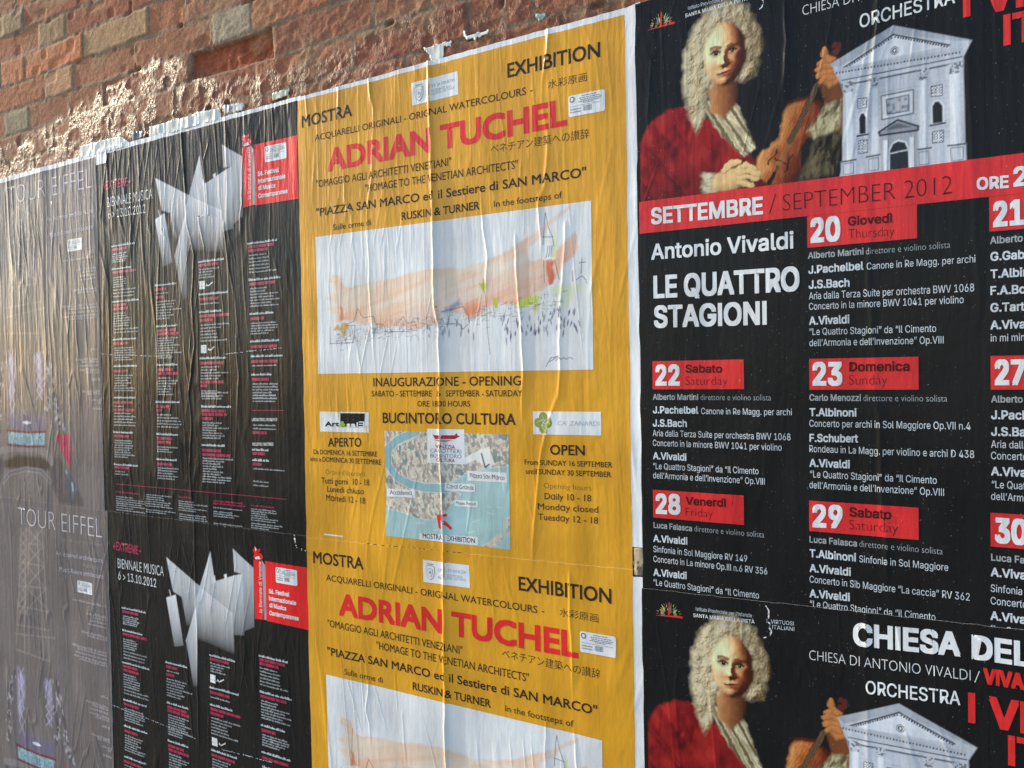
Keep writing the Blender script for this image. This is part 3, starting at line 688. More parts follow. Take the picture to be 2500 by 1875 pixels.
FO={
'y':[
 (.0075, .0042, [(-.9956, .6121), (-.9958, .5618), (-.9934, .4578), (-.9919, .354), (-.9928, .2444), (-.9927, .1768), (-.9906, .1271), (-.9812, .0876), (-.9811, .0096), (-.9829, -.1005), (-.9821, -.205), (-.9786, -.3358), (-.9823, -.4996), (-.9832, -.6845), (-.9827, -.8059)]),
 (.0048, .0042, [(-1.1523, .6102), (-1.1506, .5773), (-1.1417, .5541), (-1.1418, .5081), (-1.1485, .4549), (-1.1477, .414), (-1.1559, .3742), (-1.1659, .3339), (-1.164, .2954), (-1.1631, .2323), (-1.1643, .1885), (-1.1602, .1389), (-1.156, .0948), (-1.1499, -.015)]),
 (.0035, .005, [(-.7247, .6137), (-.7281, .5754), (-.7377, .5275), (-.7393, .4897), (-.7353, .4533), (-.7268, .4281), (-.7319, .3695), (-.738, .3345), (-.7523, .307), (-.7479, .2465)]),
 (.003, .004, [(-1.2372, .6099), (-1.2409, .5438)]),
 (.003, .004, [(-1.2489, .5256), (-1.2489, .4557), (-1.2255, .4246), (-1.2252, .3661), (-1.2076, .333), (-1.2075, .2692), (-1.2011, .2354), (-1.2059, .1914)]),
 (.0042, .004, [(-.8773, .4023), (-.8774, .3273), (-.874, .2714), (-.8661, .2206), (-.8695, .1583)]),
 (.003, .004, [(-1.3352, .6113), (-1.3286, .5387)]),
 (.0025, .004, [(-1.3088, .507), (-1.317, .4227), (-1.3197, .3996)]),
 (.0035, .004, [(-.8027, .2396), (-.8008, .193), (-.7961, .1413), (-.7896, .0798), (-.7906, -.0181), (-.7931, -.0726)]),
 (.0032, .005, [(-.6963, .2533), (-.7018, .171), (-.7066, .1239), (-.7124, -.0188), (-.7137, -.0479), (-.7263, -.072), (-.751, -.1449), (-.7686, -.2677), (-.7756, -.3418)]),
 (.002, .004, [(-1.1201, .2558), (-1.1236, .1857)]),
 (.002, .004, [(-1.2751, .2641), (-1.2792, .1851), (-1.2748, .1394)]),
 (.0025, .004, [(-.8006, .215), (-.7966, .129), (-.7895, .0553), (-.7885, -.0426)]),
 (.0042, .004, [(-.6983, -.3873), (-.6945, -.5547), (-.6962, -.6513), (-.687, -.7357)]),
 (.003, .004, [(-.7536, -.6632), (-.7539, -.7516)]),
 (.0025, .004, [(-1.1935, -.7265), (-1.1865, -.6689), (-1.185, -.7529)]),
 (.002, .004, [(-1.094, -.7203), (-1.0908, -.8017)]),
],
'v':[
 (.003, .005, [(-.3031, .5855), (-.3036, .5431), (-.301, .5061), (-.3067, .4423)]),
 (.0035, .005, [(-.1691, .5598), (-.1705, .4969), (-.1761, .4654), (-.1783, .4273), (-.187, .3515)]),
 (.003, .005, [(-.525, .5174), (-.5328, .437)]),
 (.0028, .006, [(-.1931, .2746), (-.1896, .2602), (-.1848, .1837), (-.1864, .1136), (-.1798, .0352), (-.1777, -.0429), (-.172, -.1057), (-.1701, -.2034), (-.1655, -.3009)]),
 (.002, .006, [(-.056, .513), (-.0519, .3843), (-.0483, .1965), (-.0409, .0858)]),
 (.0025, .006, [(-.1953, -.3878), (-.1935, -.507), (-.1936, -.6185)]),
],
'b':[
 (.005, .004, [(-1.5362, .609), (-1.5353, .5423), (-1.5474, .4683), (-1.5452, .4005), (-1.5529, .3709)]),
 (.0065, .0045, [(-1.7613, .5968), (-1.752, .5121), (-1.7481, .4154), (-1.7471, .3762), (-1.7231, .2939), (-1.7369, .1829), (-1.7287, .0702), (-1.7524, -.0422), (-1.7551, -.0493), (-1.7451, -.1139), (-1.7597, -.2441), (-1.7446, -.373), (-1.7456, -.608), (-1.7488, -.9029)]),
 (.0045, .004, [(-1.9604, .6356), (-1.9558, .5069), (-1.9636, .4204), (-2.0017, .369), (-2.0162, .2882)]),
 (.006, .004, [(-2.0631, .5936), (-2.0834, .5237), (-2.1017, .4357)]),
 (.004, .004, [(-1.85, .598), (-1.8437, .4921), (-1.8434, .4324), (-1.8593, .2891), (-1.8709, .1906), (-1.8734, .0578)]),
 (.0045, .004, [(-1.6586, .5616), (-1.6791, .5176), (-1.6647, .3873), (-1.703, .3842), (-1.6863, .3129)]),
 (.003, .004, [(-1.4437, .6048), (-1.441, .5571), (-1.4308, .4819)]),
 (.0035, .004, [(-1.61, .3524), (-1.5997, .2524), (-1.5836, .1895)]),
 (.003, .004, [(-1.7173, .1179), (-1.717, -.0102)]),
 (.003, .005, [(-1.5781, .0813), (-1.5722, -.0114), (-1.5855, -.1421), (-1.5988, -.2672)]),
 (.002, .004, [(-1.6449, .1463), (-1.6429, .0677)]),
],
't':[
 (.005, .0035, [(-2.6152, .5852), (-2.6139, .4679), (-2.6147, .3115), (-2.6088, .2132)]),
 (.005, .0035, [(-2.5317, .5973), (-2.5351, .4596), (-2.5259, .3626), (-2.5211, .247), (-2.5109, .1697)]),
 (.005, .0035, [(-2.491, .5691), (-2.4863, .4544), (-2.4772, .3585), (-2.4655, .3158)]),
 (.005, .0035, [(-2.3947, .5193), (-2.4058, .4272), (-2.3879, .3135), (-2.3833, .2012), (-2.3762, .0703), (-2.3915, -.0419)]),
 (.005, .0035, [(-2.3139, .5643), (-2.3146, .4802), (-2.3361, .3648), (-2.3461, .2918), (-2.3374, .1988), (-2.3376, .1248)]),
 (.005, .0035, [(-2.2976, .3614), (-2.2859, .2691), (-2.2933, .1781)]),
 (.005, .0035, [(-2.2532, .3646), (-2.2451, .2663), (-2.2681, .104), (-2.2637, -.0055)]),
 (.005, .0035, [(-2.4376, .4681), (-2.421, .3912), (-2.4356, .2984)]),
 (.005, .0035, [(-2.225, .2289), (-2.2245, .1026), (-2.2146, .0482)]),
 (.005, .0035, [(-2.1754, .3149), (-2.1861, .2086), (-2.1795, .0832)]),
 (.005, .0035, [(-2.5355, .1708), (-2.5387, .0356)]),
 (.005, .0035, [(-2.5825, .2313), (-2.5931, .0952), (-2.579, .0168)]),
 (.005, .0035, [(-2.1481, .5245), (-2.1483, .3833), (-2.1455, .2417)]),
],
}
BL=[('h', -2.0586, .3434, .1004), ('m', -2.0564, .3328, .0729), ('w', -2.0543, .3223, .0641), ('w', -2.0545, .3171, .0597), ('w', -2.0547, .3119, .0694), ('w', -2.0549, .3068, .0614), ('w', -2.0551, .3016, .0585), ('h', -2.0594, .2829, .0868), ('m', -2.0573, .2723, .1031), ('w', -2.0551, .26, .0519), ('w', -2.0554, .254, .0605), ('w', -2.0556, .2479, .0585), ('w', -2.0559, .2419, .058), ('w', -2.0562, .2358, .0489), ('w', -2.0556, .2271, .1001), ('w', -2.056, .2185, .0923), ('w', -2.0563, .2099, .0892), ('h', -2.0606, .1962, .1142), ('m', -2.0585, .1857, .062), ('m', -2.0586, .1753, .0675), ('w', -2.0565, .1648, .0532), ('w', -2.0567, .1582, .0556), ('w', -2.057, .1516, .0714), ('w', -2.0573, .145, .0693), ('w', -2.0576, .1384, .0688), ('w', -2.0578, .1318, .0686), ('w', -2.057, .1231, .1036), ('w', -2.0574, .1145, .1056), ('h', -2.062, .0955, .1007), ('m', -2.0599, .0833, .0648), ('w', -2.0577, .0728, .0811), ('w', -2.058, .0665, .0843), ('w', -2.0583, .0603, .088), ('w', -2.0585, .054, .0888), ('w', -2.0588, .0478, .0647), ('w', -2.059, .0415, .0805), ('h', -2.063, .0242, .1036), ('m', -2.0609, .0102, .0593), ('w', -2.0587, -.0003, .077), ('w', -2.059, -.0069, .0706), ('w', -2.0593, -.0136, .0579), ('w', -2.0596, -.0203, .0694), ('w', -2.0599, -.027, .0545), ('w', -2.0601, -.0336, .0873), ('w', -2.0604, -.0403, .0846), ('h', -2.0642, -.0595, .0927), ('m', -2.0659, -.0735, .0873), ('w', -2.0637, -.0822, .0404), ('m', -2.0661, -.0934, .0928), ('w', -2.0639, -.101, .0692), ('w', -2.0642, -.1089, .0945), ('w', -2.0646, -.1167, .0806), ('w', -2.0649, -.1246, .0934), ('w', -2.0652, -.1325, .092), ('h', -2.0691, -.1521, .0847), ('m', -2.067, -.1633, .0652), ('w', -2.0648, -.1737, .0766), ('w', -2.065, -.1799, .0729), ('w', -2.0653, -.1862, .0801), ('w', -2.0656, -.1924, .0736), ('w', -2.0658, -.1987, .0631), ('w', -2.0661, -.205, .0687), ('w', -2.0663, -.2112, .0884), ('w', -2.0666, -.2175, .0585), ('h', -2.0702, -.2386, .1041), ('m', -2.068, -.2473, .0625), ('w', -2.0658, -.2566, .0412), ('w', -2.0661, -.2637, .0576), ('h', -1.879, .2276, .0848), ('m', -1.8768, .2158, .0466), ('w', -1.8746, .2067, .048), ('m', -1.8766, .1959, .0364), ('w', -1.8744, .1858, .0751), ('w', -1.8747, .1786, .0718), ('w', -1.875, .1714, .065), ('w', -1.8753, .1642, .0995), ('w', -1.8755, .1571, .0571), ('w', -1.8758, .1499, .0687), ('w', -1.8761, .1427, .0575), ('h', -1.878, .1228, .0848), ('m', -1.8758, .1111, .0772), ('m', -1.8758, .1021, .0872), ('w', -1.8736, .0927, .0822), ('w', -1.8738, .0865, .0651), ('w', -1.8741, .0802, .0689), ('w', -1.8743, .074, .0877), ('w', -1.8745, .0678, .0673), ('w', -1.8748, .0615, .0787), ('w', -1.875, .0553, .0952), ('w', -1.8753, .0491, .0567), ('w', -1.8755, .0428, .0548), ('h', -1.8772, .0245, .0798), ('m', -1.8749, .0112, .062), ('m', -1.8748, .0012, .0848), ('w', -1.8727, -.0088, .0487), ('w', -1.8729, -.0158, .0773), ('w', -1.8732, -.0227, .0694), ('w', -1.8735, -.0296, .0492), ('w', -1.8737, -.0366, .0542), ('w', -1.874, -.0435, .046), ('w', -1.8743, -.0505, .0611), ('h', -1.8863, -.0702, .0929), ('m', -1.8843, -.0829, .0598), ('m', -1.8844, -.0923, .0236), ('w', -1.8824, -.1023, .0589), ('w', -1.8827, -.11, .0855), ('w', -1.883, -.1177, .0936), ('w', -1.8833, -.1254, .096), ('w', -1.8836, -.1331, .0871), ('h', -1.8871, -.1526, .0879), ('m', -1.8851, -.1642, .0624), ('m', -1.8852, -.174, .0573), ('w', -1.8832, -.1849, .0813), ('w', -1.8835, -.1908, .0476), ('w', -1.8837, -.1967, .0573), ('h', -1.8878, -.217, .0778), ('m', -1.8858, -.2303, .0599), ('w', -1.8838, -.2386, .0815), ('w', -1.884, -.2453, .0748), ('w', -1.8843, -.252, .0618), ('w', -1.8845, -.2587, .0808), ('w', -1.8848, -.2655, .0693), ('h', -1.7088, .2736, .094), ('m', -1.707, .2639, .0709), ('w', -1.7051, .2549, .0717), ('w', -1.7053, .2483, .0472), ('w', -1.7056, .2418, .0424), ('w', -1.7058, .2352, .0543), ('w', -1.7054, .2145, .0287), ('h', -1.7095, .1941, .1056), ('m', -1.7076, .1812, .071), ('w', -1.7058, .1709, .068), ('h', -1.7098, .1511, .0804), ('m', -1.708, .1398, .1078), ('m', -1.7081, .1293, .0476), ('w', -1.7062, .1196, .1059), ('w', -1.7065, .1119, .074), ('w', -1.7068, .1041, .0575), ('w', -1.707, .0963, .0593), ('w', -1.7073, .0886, .0657), ('w', -1.7076, .0808, .097), ('w', -1.7067, .0584, .0343), ('h', -1.7107, .0377, .0943), ('m', -1.7089, .0249, .085), ('w', -1.707, .0169, .0659), ('w', -1.7073, .0097, .0569), ('w', -1.7076, .0025, .098), ('w', -1.7078, -.0046, .0722), ('w', -1.7081, -.0118, .0621), ('m', -1.7093, -.0214, .0828), ('m', -1.7094, -.0304, .024), ('w', -1.7075, -.0416, .0593), ('w', -1.7078, -.0483, .0592), ('w', -1.708, -.055, .0634), ('w', -1.7046, -.046, .0929), ('w', -1.7048, -.0532, .0759), ('w', -1.7051, -.0604, .0724), ('h', -1.709, -.0803, .1058), ('m', -1.7073, -.0918, .0874), ('m', -1.7075, -.1004, .0897), ('m', -1.7076, -.1107, .0406), ('w', -1.7059, -.1196, .0683), ('w', -1.7061, -.1258, .0559), ('w', -1.7063, -.1319, .0941), ('w', -1.7065, -.138, .0493), ('w', -1.7067, -.1442, .0703), ('w', -1.7069, -.1503, .0828), ('w', -1.7072, -.1565, .0642), ('h', -1.7107, -.1749, .0829), ('m', -1.709, -.1886, .0736), ('m', -1.7091, -.1992, .1013), ('w', -1.7073, -.2068, .1074), ('w', -1.7076, -.2132, .0768), ('w', -1.7078, -.2195, .0625), ('w', -1.708, -.2259, .0728), ('w', -1.7082, -.2322, .05), ('w', -1.7085, -.2386, .0735), ('w', -1.7087, -.2449, .063), ('w', -1.7089, -.2513, .1017), ('w', -1.7091, -.2577, .0982), ('w', -1.7094, -.264, .0782), ('h', -1.5313, .3018, .0942), ('m', -1.5295, .2925, .0857), ('m', -1.5294, .2834, .0647), ('w', -1.5276, .2742, .0574), ('w', -1.5279, .2663, .0664), ('w', -1.5281, .2584, .0659), ('w', -1.5284, .2506, .0646), ('w', -1.5287, .2427, .0655), ('w', -1.5289, .2348, .091), ('h', -1.5307, .2167, .1046), ('m', -1.5289, .2059, .0858), ('w', -1.5271, .1967, .0549), ('w', -1.5273, .1899, .0503), ('w', -1.5275, .1831, .0947), ('w', -1.5278, .1762, .0764), ('w', -1.528, .1694, .0978), ('w', -1.5282, .1626, .0682), ('w', -1.5284, .1558, .0934), ('h', -1.5302, .1376, .0796), ('m', -1.5284, .1253, .0477), ('w', -1.5265, .1161, .081), ('w', -1.5267, .11, .087), ('w', -1.5269, .104, .085), ('w', -1.5271, .0979, .074), ('w', -1.5273, .0918, .0561), ('h', -1.5298, .0736, .0943), ('m', -1.5279, .0599, .0858), ('h', -1.5295, .0386, .1047), ('m', -1.5277, .0254, .0859), ('w', -1.5259, .0172, .0816), ('h', -1.5292, -.0041, .0648), ('m', -1.5274, -.0164, .0563), ('w', -1.5256, -.0255, .0829), ('w', -1.5258, -.0322, .0839), ('w', -1.526, -.0389, .0849), ('w', -1.5262, -.0457, .0613), ('w', -1.5264, -.0524, .0742), ('w', -1.5267, -.0591, .08), ('w', -1.5258, -.0521, .0756), ('w', -1.5261, -.0589, .0785), ('w', -1.5263, -.0658, .0737), ('w', -1.5275, -.1217, .0746), ('w', -1.5277, -.1299, .0749), ('m', -1.5297, -.1407, .0478), ('h', -1.5324, -.18, .0565), ('m', -1.5308, -.1897, .0414), ('h', -1.5329, -.2045, .0565), ('m', -1.5314, -.2148, .0328), ('w', -1.5299, -.224, .1014), ('w', -1.5306, -.254, .0515), ('w', -1.5309, -.2632, .0518), ('s', -2.0642, -.3241, .0725), ('s', -2.0644, -.3301, .1267), ('s', -2.0647, -.3361, .1262), ('s', -2.0649, -.3421, .1086), ('n', -2.0637, -.3118, .1011), ('s', -2.0649, -.3417, .0707), ('s', -2.0651, -.3477, .1225), ('s', -2.0654, -.3537, .0758), ('s', -2.0656, -.3596, .1267), ('s', -1.9356, -.3106, .1022), ('s', -1.9358, -.3164, .0675), ('s', -1.936, -.3222, .0736), ('s', -1.9362, -.328, .1004), ('s', -1.9365, -.3338, .0967), ('s', -1.9367, -.3396, .1067), ('s', -1.9344, -.3497, .1168), ('s', -1.9346, -.3554, .0766), ('s', -1.805, -.3187, .0602), ('s', -1.8053, -.3244, .1095), ('s', -1.8055, -.33, .0608), ('s', -1.8057, -.3356, .1071), ('s', -1.8059, -.3412, .0664), ('n', -1.8047, -.3088, .0502), ('s', -1.8037, -.3516, .1035), ('s', -1.8039, -.3572, .1021), ('s', -1.8041, -.3628, .1071), ('s', -1.8043, -.3684, .0897), ('s', -1.6729, -.3257, .1004), ('n', -1.6724, -.3097, .1018), ('s', -1.6732, -.3352, .0665), ('s', -1.6734, -.3407, .0901), ('s', -1.6736, -.3461, .073), ('n', -1.6726, -.3161, .1108), ('s', -1.6742, -.364, .1011), ('s', -1.6744, -.3694, .0952), ('s', -1.5412, -.3192, .0828), ('s', -1.5413, -.3245, .0863), ('s', -1.5415, -.3297, .0542), ('s', -1.5417, -.335, .0548), ('s', -1.5418, -.3402, .0907), ('s', -1.542, -.3455, .084), ('n', -1.5409, -.3115, .0782), ('s', -1.5423, -.3532, .1078), ('s', -1.5424, -.3584, .0916), ('s', -1.5426, -.3637, .0616)]
PAR=[(-2.2834, -2.1293, .3225), (-2.218, -2.1285, .2922), (-2.1914, -2.1289, .2846), (-2.2013, -2.1293, .2745), (-2.2112, -2.1297, .2643), (-2.2425, -2.1287, .2373), (-2.2156, -2.1291, .2298), (-2.293, -2.1277, .1935), (-2.2655, -2.1281, .1861), (-2.2757, -2.1285, .1758), (-2.286, -2.1289, .1653), (-2.2585, -2.1293, .1581), (-2.1627, -2.1308, .071), (-2.2326, -2.1283, .0447), (-2.2058, -2.1287, .0378), (-2.2158, -2.1291, .0273), (-2.2156, -2.126, .0152), (-2.189, -2.1264, .0084), (-2.1591, -2.1251, -.0118), (-2.2073, -2.1236, -.0436), (-2.1807, -2.124, -.0502), (-2.1615, -2.1205, -.0677), (-2.1355, -2.1209, -.0742), (-2.1589, -2.12, -.0908)]
PLI=[[-2.0656, -0.2892], [-1.4218, -0.2876], [-1.5297, -0.0857], [-1.4227, -0.0845]]
ICO=[[-1.7065, 0.2178], [-1.7057, 0.0616]]

# ------------------------------------------------------------------ small helpers
def tag(o, label=None, cat=None, group=None, kind=None):
    if label: o['label'] = label
    if cat: o['category'] = cat
    if group: o['group'] = group
    if kind: o['kind'] = kind
    return o

def lin(c):
    c = np.asarray(c, float) / 255.0
    return np.where(c <= 0.04045, c / 12.92, ((c + 0.055) / 1.055) ** 2.4)

PAPER = lin((208, 211, 224))                 # how white paper looks in this light: everything is read against it
def C(r, g, b):
    return tuple(np.clip(lin((r, g, b)) / PAPER * 0.80, 0.0, 0.85))

def _h(ix, iy, seed):
    n = (ix.astype(np.int64) * 374761393 + iy.astype(np.int64) * 668265263 + int(seed) * 1442695041) & 0x7fffffff
    n = ((n ^ (n >> 13)) * 1274126177) & 0x7fffffff
    n = (n ^ (n >> 16)) & 0xffff
    return n / 32767.5 - 1.0

def vn(x, y, seed=0):
    x = np.asarray(x, float); y = np.asarray(y, float)
    x, y = np.broadcast_arrays(x, y)
    ix = np.floor(x); iy = np.floor(y)
    fx = x - ix; fy = y - iy
    u = fx * fx * fx * (fx * (fx * 6 - 15) + 10)
    v = fy * fy * fy * (fy * (fy * 6 - 15) + 10)
    a = _h(ix, iy, seed); b = _h(ix + 1, iy, seed); c = _h(ix, iy + 1, seed); d = _h(ix + 1, iy + 1, seed)
    return (a * (1 - u) + b * u) * (1 - v) + (c * (1 - u) + d * u) * v

def fbm(x, y, seed=0, octv=4, gain=0.5):
    s = 0.0; a = 1.0; t = 0.0
    for k in range(octv):
        s = s + a * vn(x * 2 ** k, y * 2 ** k, seed + 17 * k); t += a; a *= gain
    return s / t

def sst(a, b, x):
    t = np.clip((np.asarray(x, float) - a) / (b - a), 0, 1)
    return t * t * (3 - 2 * t)

# ------------------------------------------------------------------ materials
MATS = {}
def paper_mat(name, color=None, attr=False, rough=0.26, spec=0.4, bump=1.0):
    """Printed, pasted paper: smooth ink under dried paste, with fine vertical crumples."""
    if name in MATS: return MATS[name]
    m = bpy.data.materials.new(name); m.use_nodes = True
    nt = m.node_tree; N = nt.nodes; L = nt.links
    b = N['Principled BSDF']
    geo = N.new('ShaderNodeNewGeometry')
    mp = N.new('ShaderNodeMapping'); mp.inputs['Scale'].default_value = (1.0, 1.0, 0.10)
    L.new(geo.outputs['Position'], mp.inputs['Vector'])
    n1 = N.new('ShaderNodeTexNoise'); n1.inputs['Scale'].default_value = 95.0; n1.inputs['Detail'].default_value = 4.0; n1.inputs['Distortion'].default_value = 0.3
    L.new(mp.outputs[0], n1.inputs['Vector'])
    mp2 = N.new('ShaderNodeMapping'); mp2.inputs['Scale'].default_value = (1.0, 1.0, 0.45)
    L.new(geo.outputs['Position'], mp2.inputs['Vector'])
    n2 = N.new('ShaderNodeTexNoise'); n2.inputs['Scale'].default_value = 85.0; n2.inputs['Detail'].default_value = 3.0
    L.new(mp2.outputs[0], n2.inputs['Vector'])
    # the paper at the far end of the wall was pasted wetter and crumpled more
    sx = N.new('ShaderNodeSeparateXYZ'); L.new(geo.outputs['Position'], sx.inputs[0])
    mr = N.new('ShaderNodeMapRange'); mr.inputs['From Min'].default_value = -0.6; mr.inputs['From Max'].default_value = -2.2
    mr.inputs['To Min'].default_value = 0.42; mr.inputs['To Max'].default_value = 1.0
    L.new(sx.outputs['X'], mr.inputs['Value'])
    mz = N.new('ShaderNodeMapRange'); mz.inputs['From Min'].default_value = EYE - 0.5; mz.inputs['From Max'].default_value = EYE + 0.5
    mz.inputs['To Min'].default_value = 0.35; mz.inputs['To Max'].default_value = 1.0
    L.new(sx.outputs['Z'], mz.inputs['Value'])
    mu = N.new('ShaderNodeMath'); mu.operation = 'MULTIPLY'; L.new(mr.outputs[0], mu.inputs[0]); L.new(mz.outputs[0], mu.inputs[1])
    b1 = N.new('ShaderNodeBump'); b1.inputs['Distance'].default_value = 0.0023 * bump
    L.new(n1.outputs['Fac'], b1.inputs['Height']); L.new(mu.outputs[0], b1.inputs['Strength'])
    b2 = N.new('ShaderNodeBump'); b2.inputs['Distance'].default_value = 0.0016; b2.inputs['Strength'].default_value = 0.35
    L.new(n2.outputs['Fac'], b2.inputs['Height']); L.new(b1.outputs[0], b2.inputs['Normal'])
    L.new(b2.outputs[0], b.inputs['Normal'])
    n3 = N.new('ShaderNodeTexNoise'); n3.inputs['Scale'].default_value = 14.0; n3.inputs['Detail'].default_value = 5.0
    L.new(mp2.outputs[0], n3.inputs['Vector'])
    rr = N.new('ShaderNodeMapRange'); rr.inputs['From Min'].default_value = 0.3; rr.inputs['From Max'].default_value = 0.7
    rr.inputs['To Min'].default_value = rough - 0.07; rr.inputs['To Max'].default_value = rough + 0.09
    L.new(n3.outputs['Fac'], rr.inputs['Value']); L.new(rr.outputs[0], b.inputs['Roughness'])
    # slight fading and soaking of the ink
    tint = N.new('ShaderNodeMix'); tint.data_type = 'RGBA'; tint.blend_type = 'MULTIPLY'; tint.inputs['Factor'].default_value = 1.0
    cr = N.new('ShaderNodeMapRange'); cr.inputs['From Min'].default_value = 0.3; cr.inputs['From Max'].default_value = 0.7
    cr.inputs['To Min'].default_value = 0.84; cr.inputs['To Max'].default_value = 1.09
    n4 = N.new('ShaderNodeTexNoise'); n4.inputs['Scale'].default_value = 7.0; n4.inputs['Detail'].default_value = 6.0
    L.new(geo.outputs['Position'], n4.inputs['Vector']); L.new(n4.outputs['Fac'], cr.inputs['Value'])
    n5 = N.new('ShaderNodeTexNoise'); n5.inputs['Scale'].default_value = 20.0; n5.inputs['Detail'].default_value = 5.0
    L.new(mp.outputs[0], n5.inputs['Vector'])
    c5 = N.new('ShaderNodeMapRange'); c5.inputs['From Min'].default_value = 0.35; c5.inputs['From Max'].default_value = 0.62
    c5.inputs['To Min'].default_value = 0.86; c5.inputs['To Max'].default_value = 1.04
    L.new(n5.outputs['Fac'], c5.inputs['Value'])
    soak = N.new('ShaderNodeMath'); soak.operation = 'MULTIPLY'; L.new(cr.outputs[0], soak.inputs[0]); L.new(c5.outputs[0], soak.inputs[1])
    L.new(soak.outputs[0], tint.inputs['B'])
    if attr:
        at = N.new('ShaderNodeAttribute'); at.attribute_name = 'col'
        L.new(at.outputs['Color'], tint.inputs['A'])
    else:
        tint.inputs['A'].default_value = (*color, 1.0)
    sp = N.new('ShaderNodeTexNoise'); sp.inputs['Scale'].default_value = 420.0; sp.inputs['Detail'].default_value = 1.0
    L.new(geo.outputs['Position'], sp.inputs['Vector'])
    st = N.new('ShaderNodeMapRange'); st.inputs['From Min'].default_value = 0.765; st.inputs['From Max'].default_value = 0.80; st.inputs['To Max'].default_value = 0.5
    L.new(sp.outputs['Fac'], st.inputs['Value'])
    scuff = N.new('ShaderNodeMix'); scuff.data_type = 'RGBA'; scuff.inputs['B'].default_value = (0.55, 0.55, 0.55, 1)
    L.new(st.outputs[0], scuff.inputs['Factor']); L.new(tint.outputs['Result'], scuff.inputs['A'])
    L.new(scuff.outputs['Result'], b.inputs['Base Color'])
    b.inputs['Specular IOR Level'].default_value = spec
    MATS[name] = m
    return m

COL = dict(yellow=C(206, 150, 42), ink=C(58, 42, 34), ink2=C(104, 78, 44), red=C(205, 44, 44), white=C(212, 215, 226), black=C(25, 25, 27),
           green=C(150, 190, 30), grey=C(146, 152, 166), darkred=C(150, 34, 44), slate=C(100, 116, 136), dkred=C(74, 20, 24), pale=C(190, 199, 214),
           pale2=C(150, 156, 166), magenta=C(156, 44, 80), lilac=C(186, 182, 198), lilac2=C(160, 152, 160), night=C(30, 29, 30), taupe=C(110, 103, 107),
           band=C(200, 44, 48), panel=C(214, 34, 36), olive=C(140, 148, 60), rednew=C(186, 34, 36), stampgrey=C(120, 122, 138), paperback=C(218, 221, 232))
def PM(key):
    dark = key in ('black', 'night', 'ink', 'dkred')
    return paper_mat('printed_' + key, COL[key], spec=0.15 if dark else 0.12 if key == 'taupe' else 0.25)
PIC = paper_mat('printed_picture', attr=True, spec=0.16)

# ------------------------------------------------------------------ the shape of the pasted paper
FOLDS = {}
for _k, _v in FO.items():
    FOLDS[_k] = []
    for amp, wd, pts in _v:
        z = np.array([p[1] for p in pts]); x = np.array([p[0] for p in pts]); o = np.argsort(z)
        FOLDS[_k].append((amp, wd, z[o], x[o]))

def relief(kind, X, Z):
    """Outward bulge (m) of a pasted poster at wall position X, Z (Z from eye height)."""
    X = np.asarray(X, float); Z = np.asarray(Z, float)
    far = sst(-1.0, -2.2, X)
    high = 0.25 + 0.75 * sst(-0.75, 0.40, Z)
    d = 0.0010 * vn(X * 7, Z * 6, 5) + 0.0006 * vn(X * 17, Z * 8, 6)
    wx = X + 0.012 * vn(X * 5, Z * 4, 9)
    cor = vn(wx * 42, Z * 2.4, 11) + 0.6 * vn(wx * 95, Z * 3.3, 12) + 0.35 * vn(wx * 180, Z * 5, 14)
    d = d + cor * (0.00018 + 0.00042 * far) * high
    cr = 1.0 - np.abs(vn(wx * 21 + 3, Z * 1.6, 21))          # a few sharper pleats
    d = d + (0.0003 + 0.0011 * far) * high * np.clip(cr - 0.86, 0, 1) / 0.14
    # short slanting puckers where the sheet dried unevenly
    for ang, fr, sd in ((0.35, 26, 51), (-0.28, 33, 57), (0.08, 40, 63)):
        u = X + ang * Z; w_ = Z - ang * X
        ridge = np.clip(1.0 - np.abs(vn(u * fr, w_ * 3.2, sd)) * 9, 0, 1)
        d = d + 0.00095 * ridge * sst(.15, .65, vn(u * 6, w_ * 7, sd + 2)) * (0.6 + 0.8 * far)
    for amp, wd, zs, xs in FOLDS.get(kind, ()):
        xc = np.interp(Z, zs, xs) + 0.0022 * vn(Z * 22, X * 0 + 1.5 + 9 * wd, 31) + 0.0007 * vn(Z * 80, X * 0 + 3.5 + 9 * wd, 35)
        fade = sst(zs[0] - 0.05, zs[0] + 0.03, Z) * (1 - sst(zs[-1] - 0.0, zs[-1] + 0.02, Z))
        t = (X - xc) / (wd * (0.62 if amp < .007 else 0.85))
        d = d + amp * (np.where(X < -1.37, 0.40, 0.62) if amp < .007 else np.where(X < -1.37, 0.40, 0.85)) * fade * (np.clip(0.72 + 0.75 * vn(Z * 8, X * 0 + 7.7 + 40 * wd + 3 * xs[0], 33), 0.0, 1.15) if amp < .006 else 0.85 + 0.3 * vn(Z * 9, X * 0 + 7.7, 33)) * np.exp(-np.abs(t) ** 1.6)
    return d

